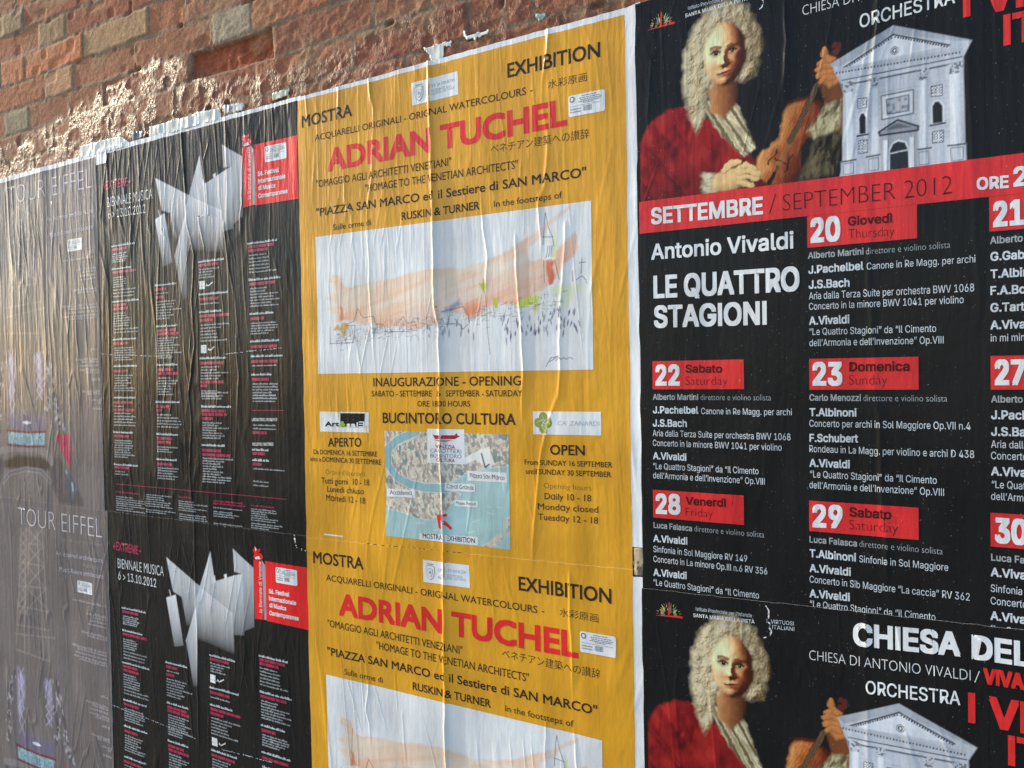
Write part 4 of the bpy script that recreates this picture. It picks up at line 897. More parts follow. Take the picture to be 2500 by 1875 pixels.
# ------------------------------------------------------------------ lettering (one pass: all strings become outlines at once)
import os
try:                                          # the sans face that ships with Blender; the built-in face serves if it is missing
    SANS = bpy.data.fonts.load(os.path.join(bpy.utils.system_resource('DATAFILES'), 'fonts', 'Inter.woff2'))
except Exception:
    SANS = None
def _is_cjk(s): return ord(s[0]) > 0x3000
def make_outlines(keys):
    tmp = {}
    for k in keys:
        cu = bpy.data.curves.new('outline', 'FONT'); cu.body = k[0].replace('I', '\u0399') if k[2] and SANS else k[0]; cu.size = 1.0; cu.offset = k[1]; cu.resolution_u = 3
        if k[2] and SANS: cu.font = SANS
        ob = bpy.data.objects.new('outline', cu); COLL.objects.link(ob); tmp[k] = ob
    dg = bpy.context.evaluated_depsgraph_get(); dg.update()
    out = {}
    for k, ob in tmp.items():
        me = bpy.data.meshes.new_from_object(ob.evaluated_get(dg))
        co = np.empty(len(me.vertices) * 3); me.vertices.foreach_get('co', co); co = co.reshape(-1, 3)[:, :2]
        fs = [tuple(p.vertices) for p in me.polygons]
        out[k] = (co, fs); bpy.data.meshes.remove(me)
    for ob in tmp.values():
        cu = ob.data; bpy.data.objects.remove(ob); bpy.data.curves.remove(cu)
    return out
def okey(kind, txt, wt):
    """Concert and festival posters use the plain sans; the others the rounder face, emboldened by overprinting."""
    if kind in 'vb' and wt > -0.009: return (txt, 0.0, True)
    return (txt, min(wt, 0.0), False)
OUT = make_outlines(sorted({okey(k, e[1], e[7]) for k, v in TXT.items() for e in v} | {('la Biennale di Venezia', 0.0, True), ('H', 0.0, True), ('H', 0.0, False)}))
CAPH = {f: float(OUT[('H', 0.0, f)][0][:, 1].max()) for f in (True, False)}

def chop(co, fs, maxlen=0.006):
    """Split long edges so that a flat shape can follow the creased paper."""
    bm = bmesh.new()
    vs = [bm.verts.new((float(x), float(z), 0.0)) for x, z in co]
    for f in fs:
        try: bm.faces.new([vs[i] for i in f])
        except ValueError: pass
    bmesh.ops.triangulate(bm, faces=[f for f in bm.faces if len(f.verts) > 3])
    for _ in range(7):
        es = [e for e in bm.edges if e.calc_length() > maxlen]
        if not es: break
        bmesh.ops.subdivide_edges(bm, edges=es, cuts=1, use_grid_fill=False)
        bmesh.ops.triangulate(bm, faces=[f for f in bm.faces if len(f.verts) > 3])
    bm.verts.index_update()
    c2 = np.array([(v.co.x, v.co.y) for v in bm.verts]); f2 = [tuple(v.index for v in f.verts) for f in bm.faces]
    bm.free()
    return c2, f2

RATIO = {}
def set_line(kind, e):
    part, txt, x0, x1, zl, zr, h, wt, col = e
    ow = wt
    key = okey(kind, txt, ow); co, fs = OUT[key]; wb = max(key[1], 0.0)
    lo, hi = co.min(0), co.max(0)
    wdt = hi[0] - lo[0]
    if _is_cjk(txt):
        sz = h / (hi[1] - lo[1]); oz = -lo[1] * sz
    else:
        sz = h / (CAPH[key[2]] + 2 * wb); oz = wb * sz
    q = 0.0
    if kind == 'y' and wt >= 0 and not _is_cjk(txt) and '/' not in part: wt = wt * 1.2 + .004
    if wt > 0:
        q = wt * 0.8 * h / (CAPH[key[2]] + 1.6 * wt); sz = h / (CAPH[key[2]] + 1.6 * wt); oz = q
    if x1 is None:
        x1 = x0 + wdt * sz * RATIO.get((kind, wt), 0.75); zr = zl
    elif len(txt) > 3:
        RATIO[(kind, wt)] = (x1 - x0) / (wdt * sz)
    t = (co[:, 0] - lo[0]) / wdt
    x0 += q; x1 -= q
    pts = np.stack([x0 + t * (x1 - x0), zl + (zr - zl) * t + co[:, 1] * sz + oz], 1)
    out = [(pts, fs, 0.0)]
    if wt > 0:
        out += [(pts + np.array(o) * q, fs, 0.1 * (i + 1)) for i, o in enumerate(((1, 1), (-1, -1), (-1, 1), (1, -1)))]
    return out

# ------------------------------------------------------------------ printed pictures as fine coloured grids
class Canvas:
    def __init__(s, x0, z0, x1, z1, res, base):
        s.nx = int(math.ceil((x1 - x0) / res)) + 1; s.nz = int(math.ceil((z1 - z0) / res)) + 1
        s.X, s.Z = np.meshgrid(np.linspace(x0, x1, s.nx), np.linspace(z0, z1, s.nz))
        s.c = np.empty((s.nz, s.nx, 3)); s.c[:] = base; s.res = res
    def mask(s, pts, soft=None):
        soft = soft or s.res * 0.8
        P = np.asarray(pts, float); ins = np.zeros(s.X.shape, bool); dist = np.full(s.X.shape, 1e9)
        for i in range(len(P)):
            a, b = P[i], P[(i + 1) % len(P)]
            cond = (a[1] > s.Z) != (b[1] > s.Z)
            with np.errstate(divide='ignore', invalid='ignore'):
                xi = (b[0] - a[0]) * (s.Z - a[1]) / (b[1] - a[1] + 1e-12) + a[0]
            ins ^= cond & (s.X < xi)
            dist = np.minimum(dist, s._seg(a, b))
        sd = np.where(ins, dist, -dist)
        return np.clip(0.5 + sd / (2 * soft), 0, 1)
    def _seg(s, a, b):
        dx, dz = b[0] - a[0], b[1] - a[1]; q = dx * dx + dz * dz + 1e-12
        t = np.clip(((s.X - a[0]) * dx + (s.Z - a[1]) * dz) / q, 0, 1)
        return np.hypot(s.X - a[0] - t * dx, s.Z - a[1] - t * dz)
    def mix(s, m, col):
        m = np.asarray(m)[..., None]; s.c = s.c * (1 - m) + np.asarray(col) * m
    def poly(s, pts, col, a=1.0, soft=None): s.mix(s.mask(pts, soft) * a, col)
    def line(s, pts, col, r, a=1.0):
        d = np.full(s.X.shape, 1e9)
        for p, q in zip(pts[:-1], pts[1:]): d = np.minimum(d, s._seg(p, q))
        s.mix(np.clip(0.5 + (r - d) / (1.2 * s.res), 0, 1) * a, col)
    def ell(s, cx, cz, rx, rz, col, a=1.0, soft=0.25, rot=0.0):
        c, n = math.cos(rot), math.sin(rot); dx, dz = s.X - cx, s.Z - cz
        q = np.hypot((dx * c + dz * n) / rx, (-dx * n + dz * c) / rz)
        s.mix((1 - sst(1 - soft, 1 + soft, q)) * a, col)
    def faces(s):
        i = np.arange(s.nx * s.nz).reshape(s.nz, s.nx)
        return np.stack([i[:-1, :-1], i[:-1, 1:], i[1:, 1:], i[1:, :-1]], -1).reshape(-1, 4)
    def flat(s):
        return np.stack([s.X.ravel(), s.Z.ravel()], 1), s.faces(), np.clip(s.c.reshape(-1, 3), 0.004, 0.85)

# ------------------------------------------------------------------ assembling a poster
INK = 0.00022                                 # one layer of print above the last
class Design:
    """Everything printed on one kind of poster, in wall coordinates of the upper copy."""
    def __init__(s, kind): s.kind = kind; s.items = []
    def add(s, path, co, fs, mat, lvl, cols=None, cut=0.006):
        co = np.asarray(co, float)
        if cut: co, fs = chop(co, fs, cut)
        s.items.append((path, co, fs, mat, lvl, cols))
    def quad(s, path, pts, mat, lvl, cut=0.006): s.add(path, pts, [tuple(range(len(pts)))], mat, lvl, cut=cut)
    def canvas(s, path, cv, lvl):
        co, fs, cols = cv.flat(); s.add(path, co, fs, PIC, lvl, cols, cut=None)
    def bar(s, path, a, b, r, mat, lvl):
        a = np.array(a); b = np.array(b); d = (b - a) / (np.hypot(*(b - a)) + 1e-9); n = np.array((-d[1], d[0])) * r
        s.add(path, [a - n, b - n, b + n, a + n], [(0, 1, 2, 3)], mat, lvl)

def link_mesh(name, V, F, mats, midx, cols, parent):
    me = bpy.data.meshes.new(name)
    V = np.asarray(V, np.float32)
    sizes = np.array([len(f) for f in F], np.int32)
    me.vertices.add(len(V)); me.vertices.foreach_set('co', V.ravel())
    me.loops.add(int(sizes.sum())); me.loops.foreach_set('vertex_index', np.fromiter((i for f in F for i in f), np.int32, int(sizes.sum())))
    me.polygons.add(len(F)); me.polygons.foreach_set('loop_start', np.concatenate([[0], np.cumsum(sizes)[:-1]]).astype(np.int32))
    for m in mats: me.materials.append(m)
    me.polygons.foreach_set('material_index', np.asarray(midx, np.int32))
    me.polygons.foreach_set('use_smooth', np.ones(len(F), bool))
    if cols is not None:
        at = me.color_attributes.new('col', 'FLOAT_COLOR', 'POINT')
        at.data.foreach_set('color', np.concatenate([cols, np.ones((len(cols), 1))], 1).astype(np.float32).ravel())
    me.update(calc_edges=True); me.validate()
    o = bpy.data.objects.new(name, me); COLL.objects.link(o)
    if parent: o.parent = parent
    return o

WALLGAP = 0.010
def hang(design, name, label, cat, group, edges, layer, dx=0.0, dz=0.0, sheet_key='white', clip=None, margin=None):
    """edges: left/right x, bottom z, top z at left and right of the sheet. dx, dz move the print of the upper copy here."""
    kind = design.kind
    xl, xr, zb, ztl, ztr = edges
    loc = Vector(((xl + xr) / 2, -(WALLGAP + layer), zb + EYE))
    root = bpy.data.objects.new(name, None); COLL.objects.link(root); root.location = loc
    root.empty_display_size = 0.1
    tag(root, label, cat, group)
    def place(co, lvl):
        d = relief(kind, co[:, 0], co[:, 1])
        return np.stack([co[:, 0] - loc.x, -(d + lvl * INK), co[:, 1] + EYE - loc.z], 1)
    def sheet(nm, xl, xr, zb, ztl, ztr, key, lvl, rough):
        nx = max(3, int((xr - xl) / (0.0017 if kind in 'tby' else 0.0022))); nz = max(3, int((max(ztl, ztr) - zb) / 0.008))
        U, V = np.meshgrid(np.linspace(0, 1, nx), np.linspace(0, 1, nz))
        zt = ztl + (ztr - ztl) * U
        X = xl + (xr - xl) * U; Z = zb + (zt - zb) * V
        Z = Z + (V == 1) * 0.0006 * vn(X * 60, X * 0, 41) ; X = X + (U == 0) * 0.0011 * vn(Z * 30, Z * 0, 42) + (U == 1) * 0.0008 * vn(Z * 30, Z * 0, 43)
        co = np.stack([X.ravel(), Z.ravel()], 1); v = place(co, lvl)
        idx = np.arange(nx * nz).reshape(nz, nx)
        F = np.stack([idx[:-1, :-1], idx[:-1, 1:], idx[1:, 1:], idx[1:, :-1]], -1).reshape(-1, 4).tolist()
        mi = [0] * len(F)
        # the cut edge of the paper, white, turned back to the sheet beneath
        ring = np.concatenate([idx[0, :-1], idx[:-1, -1], idx[-1, :0:-1], idx[:0:-1, 0]])
        n0 = len(v); back = v[ring].copy(); back[:, 1] += 0.0006; v = np.concatenate([v, v[ring], back])
        k = len(ring); n1 = n0 + k
        for i in range(k):
            j = (i + 1) % k
            F.append([n0 + j, n0 + i, n1 + i, n1 + j]); mi.append(1)
        return link_mesh(nm, v, F, [PM(key), PM('paperback')], mi, None, root)
    sheet('sheet', xl, xr, zb, ztl, ztr, sheet_key, 0, 0.3)
    if margin:
        for mg in margin: sheet('paper_margin', *mg, 'paperback', -1.5, 0.3)
    parts = {}
    for path, co, fs, mat, lvl, cols in design.items:
        parts.setdefault(path, []).append((co, fs, mat, lvl, cols))
    made = {}
    for path in sorted(parts, key=lambda p: (len(p), str(p))):
        Vs, Fs, mats, mi, cs, n0, hascol = [], [], [], [], [], 0, False
        for co, fs, mat, lvl, cols in parts[path]:
            c = co + np.array((dx, dz))
            fs = [tuple(int(i) for i in f) for f in fs]
            if clip:
                ok = (c[:, 0] >= clip[0]) & (c[:, 0] <= clip[1]) & (c[:, 1] >= clip[2])
                fs = [f for f in fs if all(ok[i] for i in f)]
                if not fs: continue
            used = sorted({i for f in fs for i in f}); rm = {u: q for q, u in enumerate(used)}
            Vs.append(place(c[used], lvl)); Fs += [tuple(rm[i] + n0 for i in f) for f in fs]; n0 += len(used)
            if mat not in mats: mats.append(mat)
            mi += [mats.index(mat)] * len(fs)
            if cols is not None: cs.append(cols[used]); hascol = True
            else: cs.append(np.ones((len(used), 3)))
        if not Vs: continue
        nm = [q for q in path if isinstance(q, str)][-1]
        par = root
        for q in range(len(path) - 1, 0, -1):
            if path[:q] in made: par = made[path[:q]]; break
        made[path] = link_mesh(nm, np.concatenate(Vs), Fs, mats, mi, np.concatenate(cs) if hascol else None, par)
    return root

def lettering(design, kind):
    for i, e in enumerate(TXT[kind]):
        path = tuple(e[0].split('/'))
        for co, fs, dl in set_line(kind, e): yield e, path, i, co, fs, dl

def rect_of(q):
    q = np.asarray(q); return q[:, 0].min(), q[:, 1].min(), q[:, 0].max(), q[:, 1].max()
def inside(p, r, m=0.004): return r[0] - m <= p[0] <= r[2] + m and r[1] - m <= p[1] <= r[3] + m
def box(x0, z0, x1, z1): return [(x0, z0), (x1, z0), (x1, z1), (x0, z1)]

def stamp(d, path, q, lvl):
    """The small municipal tax label: crest, lines of type, a bar code."""
    x0, z0, x1, z1 = rect_of(q); w = x1 - x0; h = z1 - z0
    X = lambda u: x0 + u * w
    Z = lambda v: z0 + v * h
    r = 0.035
    d.quad(path, [(X(r), z0), (X(1 - r), z0), (x1, Z(2 * r)), (x1, Z(1 - 2 * r)), (X(1 - r), z1), (X(r), z1), (x0, Z(1 - 2 * r)), (x0, Z(2 * r))], PM('white'), lvl)
    g = PM('stampgrey'); lp = path + ('stamp_print',)
    rnd = random.Random(7)
    n = 14
    d.quad(lp, [(X(0.105) + 0.075 * w * math.cos(6.283 * k / n), Z(0.80) + 0.145 * h * math.sin(6.283 * k / n)) for k in range(n)], g, lvl + 1)
    d.quad(lp, [(X(0.105) + 0.04 * w * math.cos(6.283 * k / n), Z(0.80) + 0.08 * h * math.sin(6.283 * k / n)) for k in range(n)], PM('white'), lvl + 2)
    for v, a, b in ((0.90, .38, .78), (0.80, .30, .88), (0.71, .32, .92), (0.63, .28, .88), (0.56, .42, .7)):
        u = a
        while u < b:
            l = rnd.uniform(.03, .09); d.bar(lp, (X(u), Z(v)), (X(min(u + l, b)), Z(v)), 0.020 * h, g, lvl + 1); u += l + .015
    d.bar(lp, (X(.03), Z(.47)), (X(.92), Z(.47)), 0.008 * h, g, lvl + 1)
    for v in (0.33, 0.2):
        u = .05
        while u < .33:
            d.bar(lp, (X(u), Z(v)), (X(u + .022), Z(v)), 0.03 * h, g, lvl + 1); u += .034
    u = .42
    while u < .64:
        l = rnd.choice((.006, .012)); d.quad(lp, box(X(u), Z(.17), X(u + l), Z(.42)), g, lvl + 1); u += l + rnd.choice((.007, .012))

PLG = lambda n: PL[n]
# ================================================================== the yellow exhibition poster
dY = Design('y')
def yellow_picture():
    q = np.array([(-1.3141, 0.2982), (-0.6438, -0.0029)])
    cv = Canvas(q[0, 0], q[1, 1], q[1, 0], q[0, 1], 0.0011, C(208, 212, 224))
    X, Z = cv.X, cv.Z
    X0, Z0 = cv.X, cv.Z
    wob = 0.0035 * fbm(X0 * 70, Z0 * 70, 3) + 0.0055 * vn(X0 * 22, Z0 * 22, 4)
    cv.X = X0 + wob; cv.Z = Z0 + 0.8 * wob
    sl = Z0 - 0.28 * (X0 + 1.0)                      # brush direction rises to the right
    n = fbm(X0 * 10, sl * 75, 8, 4)
    n2 = fbm(X0 * 5, sl * 20, 18, 4)
    grain = vn(X0 * 420, Z0 * 420, 19)
    for i, wsh in enumerate(PL['wash']):
        m = cv.mask(wsh, 0.0034) * np.clip((X0 + 1.283 + .016 * vn(X0 * 8, Z0 * 130, 23)) / .02, 0, 1)
        lo = np.clip((0.165 - Z0 + 0.10 * (X0 + 1.0)) / 0.11, 0, 1)
        colr = np.stack([np.interp(lo + 0.30 * n, [0, 0.35, 0.7, 1], [lin((v,))[0] for v in ch]) for ch in ((215, 219, 220, 200), (196, 174, 160, 162), (184, 154, 138, 156))], -1) / PAPER * 0.8
        right = sst(-0.87, -0.70, X0)[..., None] * (0.38 if i != 1 else 0.2)
        colr = colr * (1 - right) + np.array(C(216, 146, 128)) * right
        a = np.clip(0.95 + 0.34 * n + 0.40 * n2 + 0.10 * grain, 0.10, 1.0) * (1.0 if i != 1 else 0.7)
        inner = cv.mask([tuple(np.array(q)) for q in wsh], 0.011)
        pool = m * np.clip(1.6 - 2.0 * inner, 0, 1)
        cv.mix(m * a, colr); cv.mix(pool * 0.28 * (0.5 + n2), C(206, 136, 116))
    for g in PL['washgap']: cv.poly(g, C(214, 208, 208), 0.75, 0.008)
    for g in PL['worange']: cv.poly(g, C(222, 120, 82), 0.7, 0.006)
    for g in PL['wblue']: cv.poly(g, C(96, 118, 158), 0.75, 0.005)
    for g in PL['wgreen']: cv.mix(cv.mask(g, .004) * np.clip(.62 + .5 * n2, .2, .9), C(192, 206, 80))
    for g in PL['wgreen2']: cv.mix(cv.mask(g, .004) * np.clip(.6 + .5 * n2, .2, .85), C(196, 212, 158))
    for g in PL['wtower']:
        g = [(-.7205 + (a_ + .7205) * .62, b_) for a_, b_ in g]
        cv.poly(g, C(190, 96, 74), 0.9, 0.002)
    for g in PL['wtower2']: cv.poly(g, C(196, 110, 84), 0.75, 0.002)
    for g in PL['wbelfry']:
        cv.poly(g, C(234, 238, 246), 0.95)
        b = rect_of(g)
        for k in range(4):
            u = b[0] + (0.28 + 0.17 * k) * (b[2] - b[0]); cv.line([(u, b[1] + .2 * (b[3] - b[1])), (u, b[1] + .75 * (b[3] - b[1]))], C(86, 118, 160), 0.0010, 0.8)
    cv.poly([(-0.7275, .203), (-.7215, .252), (-.7155, .203)], C(196, 206, 160), .85, .002)
    for g in PL['wlamp']: cv.poly(g, C(176, 180, 50), 0.95, 0.002)
    for g in PL['wgold']: cv.poly(g, C(190, 146, 62), 0.9, 0.002)
    cv.X, cv.Z = X0, Z0
    rnd = random.Random(21); ink = C(72, 78, 98)
    for l in PL['wink']: cv.line(l, ink, 0.00075, 0.8)
    for k in range(420):                       # quick pen marks along the rooftops
        u = rnd.random(); x = -1.27 + 0.57 * u; z = 0.068 + 0.052 * u + rnd.gauss(0, 0.009)
        if rnd.random() < 0.6: cv.line([(x, z), (x + rnd.uniform(-.002, .002), z + rnd.uniform(.003, .014))], ink, 0.0005, rnd.uniform(.25, .6))
        else: cv.line([(x, z), (x + rnd.uniform(.004, .013), z + rnd.uniform(-.002, .003))], ink, 0.0005, rnd.uniform(.4, .8))
    for k in range(12):                        # little domes and arches
        x = rnd.uniform(-1.25, -0.95); z = 0.06 + 0.04 * rnd.random(); r = rnd.uniform(.006, .012)
        cv.line([(x + r * math.cos(a), z + 1.2 * r * math.sin(a)) for a in np.linspace(0, math.pi, 7)], ink, 0.0004, .7)
    for k in range(70):                        # people and arcades, small blue touches
        x = rnd.uniform(-0.84, -0.665); z = 0.062 + rnd.choice((0, .012, .026)) + rnd.gauss(0, .005) + (x + .84) * 0.09
        cv.ell(x, z, rnd.uniform(.0009, .0022), rnd.uniform(.003, .0075), C(72, 76, 118), rnd.uniform(.5, .95), 0.35, rnd.uniform(-.3, .3))
    for k in range(60):
        x = rnd.uniform(-1.26, -.86); z = .078 + .05 * (x + 1.27) / .57 + rnd.gauss(0, .008); cv.ell(x, z, rnd.uniform(.0012, .004), rnd.uniform(.002, .005), C(*rnd.choice(((96, 110, 150), (150, 120, 110), (190, 130, 90), (120, 140, 160)))), rnd.uniform(.25, .6), .6)
    for k in range(16):
        x = rnd.uniform(-1.02, -0.9); z = rnd.uniform(.06, .1); cv.ell(x, z, .0018, rnd.uniform(.004, .009), C(84, 92, 138), .7, .4)
    return cv
dY.canvas(('watercolour_picture',), yellow_picture(), 1)

def yellow_map():
    x0, z0, x1, z1 = rect_of(PL['ymap'][0])
    cv = Canvas(x0, z0, x1, z1, 0.0013, C(200, 190, 184)); X, Z = cv.X, cv.Z
    # streets: cells of roofs with dark lanes
    wx = X + 0.004 * vn(X * 60, Z * 60, 2); wz = Z + 0.004 * vn(X * 60 + 9, Z * 60, 3)
    u = wx * 0.94 + wz * 0.34; v = wz * 0.94 - wx * 0.34
    cell = _h(np.floor(u * 230), np.floor(v * 120 + 3 * _h(np.floor(u * 230), np.floor(u * 0), 4)), 5)
    lane = np.minimum(np.abs((u * 230) % 1 - .5), 1)
    cv.mix(np.clip((cell + 0.05) * 0.9, 0, .6), C(112, 108, 116)); cv.mix(np.clip((-cell - .1) * 0.9, 0, .65), C(228, 216, 206))
    cv.mix((lane > .40) * 0.45, C(140, 132, 132))
    v2 = np.abs((v * 120) % 1 - .5); cv.mix((v2 > .44) * 0.35, C(138, 132, 134))
    dk = vn(X * 90, Z * 70, 9) > .62; cv.mix(dk * .7, C(96, 124, 132))
    cv.line(PL['canal'][0], C(226, 226, 226), 0.0096, .9); cv.line(PL['canal'][0], C(136, 170, 184), 0.0086)
    cv.poly(PL['lagoon'][0], C(220, 222, 222), 1, .002)
    sh = Canvas.mask(cv, PL['lagoon'][0], 0.0015)
    inner = np.clip(sh * 1.6 - .6, 0, 1); n = fbm(X * 18, Z * 30, 6)
    cv.mix(inner, np.array(C(156, 186, 194)) * (1 + .18 * n[..., None]))
    for i in PL['isle']: cv.poly(i, C(196, 186, 180)); cv.mix(cv.mask(i) * np.clip(vn(X * 160, Z * 160, 8), 0, 1), C(110, 120, 130))
    cv.poly(PL['piazza'][0], C(214, 216, 222))
    px = PL['piazza'][0]
    cv.line([(px[1][0] + .004, px[1][1] - .008), (px[1][0] + .012, px[1][1] - .034), (px[2][0] - .0, px[2][1] - .034)], C(66, 86, 110), .0016)
    rnd = random.Random(3)
    for k in range(26):
        a, b = rnd.uniform(x0, x1), rnd.uniform(z0, z0 + .14)
        q = int((b - z0) / (z1 - z0) * (cv.nz - 1)), int((a - x0) / (x1 - x0) * (cv.nx - 1))
        if inner[q] > .9: cv.line([(a, b), (a + rnd.uniform(.006, .02), b + rnd.uniform(-.003, .006))], C(224, 230, 234), .0005, .8)
    return cv
dY.canvas(('city_map',), yellow_map(), 1)
for i, q in enumerate(PL['maplabel']): dY.quad(('city_map', 'map_label'), q, PM('white'), 2)
dY.quad(('city_map', 'map_arrow'), PL['maparrow'][0], PM('red'), 2)
dY.quad(('logo_badge',), PL['ybadge'][0], PM('white'), 1); dY.quad(('logo_badge',), PL['yb_black'][0], PM('black'), 2)
dY.quad(('house_badge',), PL['yzan'][0], PM('white'), 1)
_r = rect_of(PL['yzan'][0]); _cx = _r[0] + 0.156 * (_r[2] - _r[0]); _cz = (_r[1] + _r[3]) / 2; _s = (_r[3] - _r[1])
for ox, oz in ((0, .25), (0, -.25), (-.23, 0), (.23, 0)):
    dY.quad(('house_badge', 'clover_emblem'), [(_cx + (ox + .20 * math.cos(a)) * _s, _cz + (oz + .21 * math.sin(a)) * _s) for a in np.linspace(0, 6.283, 17)[:-1]], PM('olive'), 2)
for pts in ([(-.3, .0), (-.05, .12), (.1, -.05), (.3, .08)], [(-.05, .33), (.08, .1), (-.06, -.15), (.08, -.33)], [(-.1, .13), (.12, .12), (-.1, -.12), (.12, -.14)]):
    for a, b in zip(pts[:-1], pts[1:]): dY.bar(('house_badge', 'clover_emblem'), (_cx + a[0] * _s, _cz + a[1] * _s), (_cx + b[0] * _s, _cz + b[1] * _s), .014 * _s, PM('pale'), 3)
dY.quad(('city_badge',), PL['ycity'][0], PM('white'), 1)
_r = rect_of(PL['ycity'][0]); _s = _r[3] - _r[1]
for k, (a, b) in enumerate(((.30, 'grey'), (.27, 'white'), (.17, 'grey'), (.15, 'white'), (.07, 'grey'))):
    dY.quad(('city_badge', 'crest_emblem'), [(_r[0] + .40 * _s + x * a * _s * .85, _r[1] + .46 * _s + z * a * _s * 1.15) for x, z in ((-.9, .8), (0, .95), (.9, .8), (.95, 0), (.6, -.65), (0, -1), (-.6, -.65), (-.95, 0))], PM(b), 2 + k)
dY.quad(('city_badge', 'crest_emblem'), box(_r[0] + .22 * _s, _r[1] + .80 * _s, _r[0] + .58 * _s, _r[1] + .85 * _s), PM('grey'), 2)
dY.quad(('club_badge',), PL['yclub'][0], PM('white'), 2)
dY.quad(('club_badge', 'boat_emblem'), PL['boat'][0], PM('darkred'), 3)
for k in range(4):
    a, b = PL['boat'][0][-1], PL['boat'][0][-2]; dY.bar(('club_badge', 'boat_emblem'), (a[0] - .001 + .003 * k, a[1] - .002 - .0012 * k), (b[0] - .006 - .004 * k, b[1] - .002 - .0012 * k), .00035, PM('darkred'), 3)
_b = PL['boat'][0]; dY.bar(('club_badge', 'boat_emblem'), (_b[1][0] + .008, _b[1][1]), (_b[1][0] + .008, _b[1][1] + .008), .0004, PM('darkred'), 3)
stamp(dY, ('tax_stamp',), PL['ystamp'][0], 2)
for e, path, i, co, fs, dl in lettering(dY, 'y'):
    lv = {'city_map/map_lettering': 3, 'logo_badge/badge_lettering': 3, 'club_badge/badge_lettering': 3}.get(e[0], 2 if '/' in e[0] else 1)
    dY.add(path + (i,), co, fs, PM(e[8]), lv + dl)
dY.quad(('cut_off_lettering',), PL['bit'][0], PM('white'), 1)
_a, _b = PL['bits'][0]; _rn = random.Random(5); _u = 0.0
while _u < 1:
    _l = _rn.uniform(.012, .04); _x = _a[0] + (_b[0] - _a[0]) * _u
    _zs = -.3698 + (_x + 1.3595) / .7855 * .0155; dY.quad(('cut_off_lettering',), box(_x, _zs - .01, _x + _l * .3, _zs + .0011), PM('ink'), 1); _u += _l + _rn.uniform(.02, .06)

# ================================================================== the black concert poster
dV = Design('v')
_bz0, _bz1 = 0.2294, 0.2842
dV.quad(('month_band',), box(-0.551, _bz0, 0.1465, _bz1), PM('band'), 2)
BADGES = []
for nm in ('v20', 'v22', 'v23', 'v28', 'v29'):
    r = rect_of(PL[nm][0]); BADGES.append((r[0], r[1], r[2], r[3] if nm != 'v20' else _bz0 - .0003))
for nm in ('v21', 'v27', 'v30'):
    r = rect_of(PL[nm][0]); BADGES.append((r[0], r[1], 0.1235, r[3] if nm != 'v21' else _bz0 - .0003))
for i, r in enumerate(BADGES): dV.quad(('date_badge', i), box(*r), PM('band'), 2)

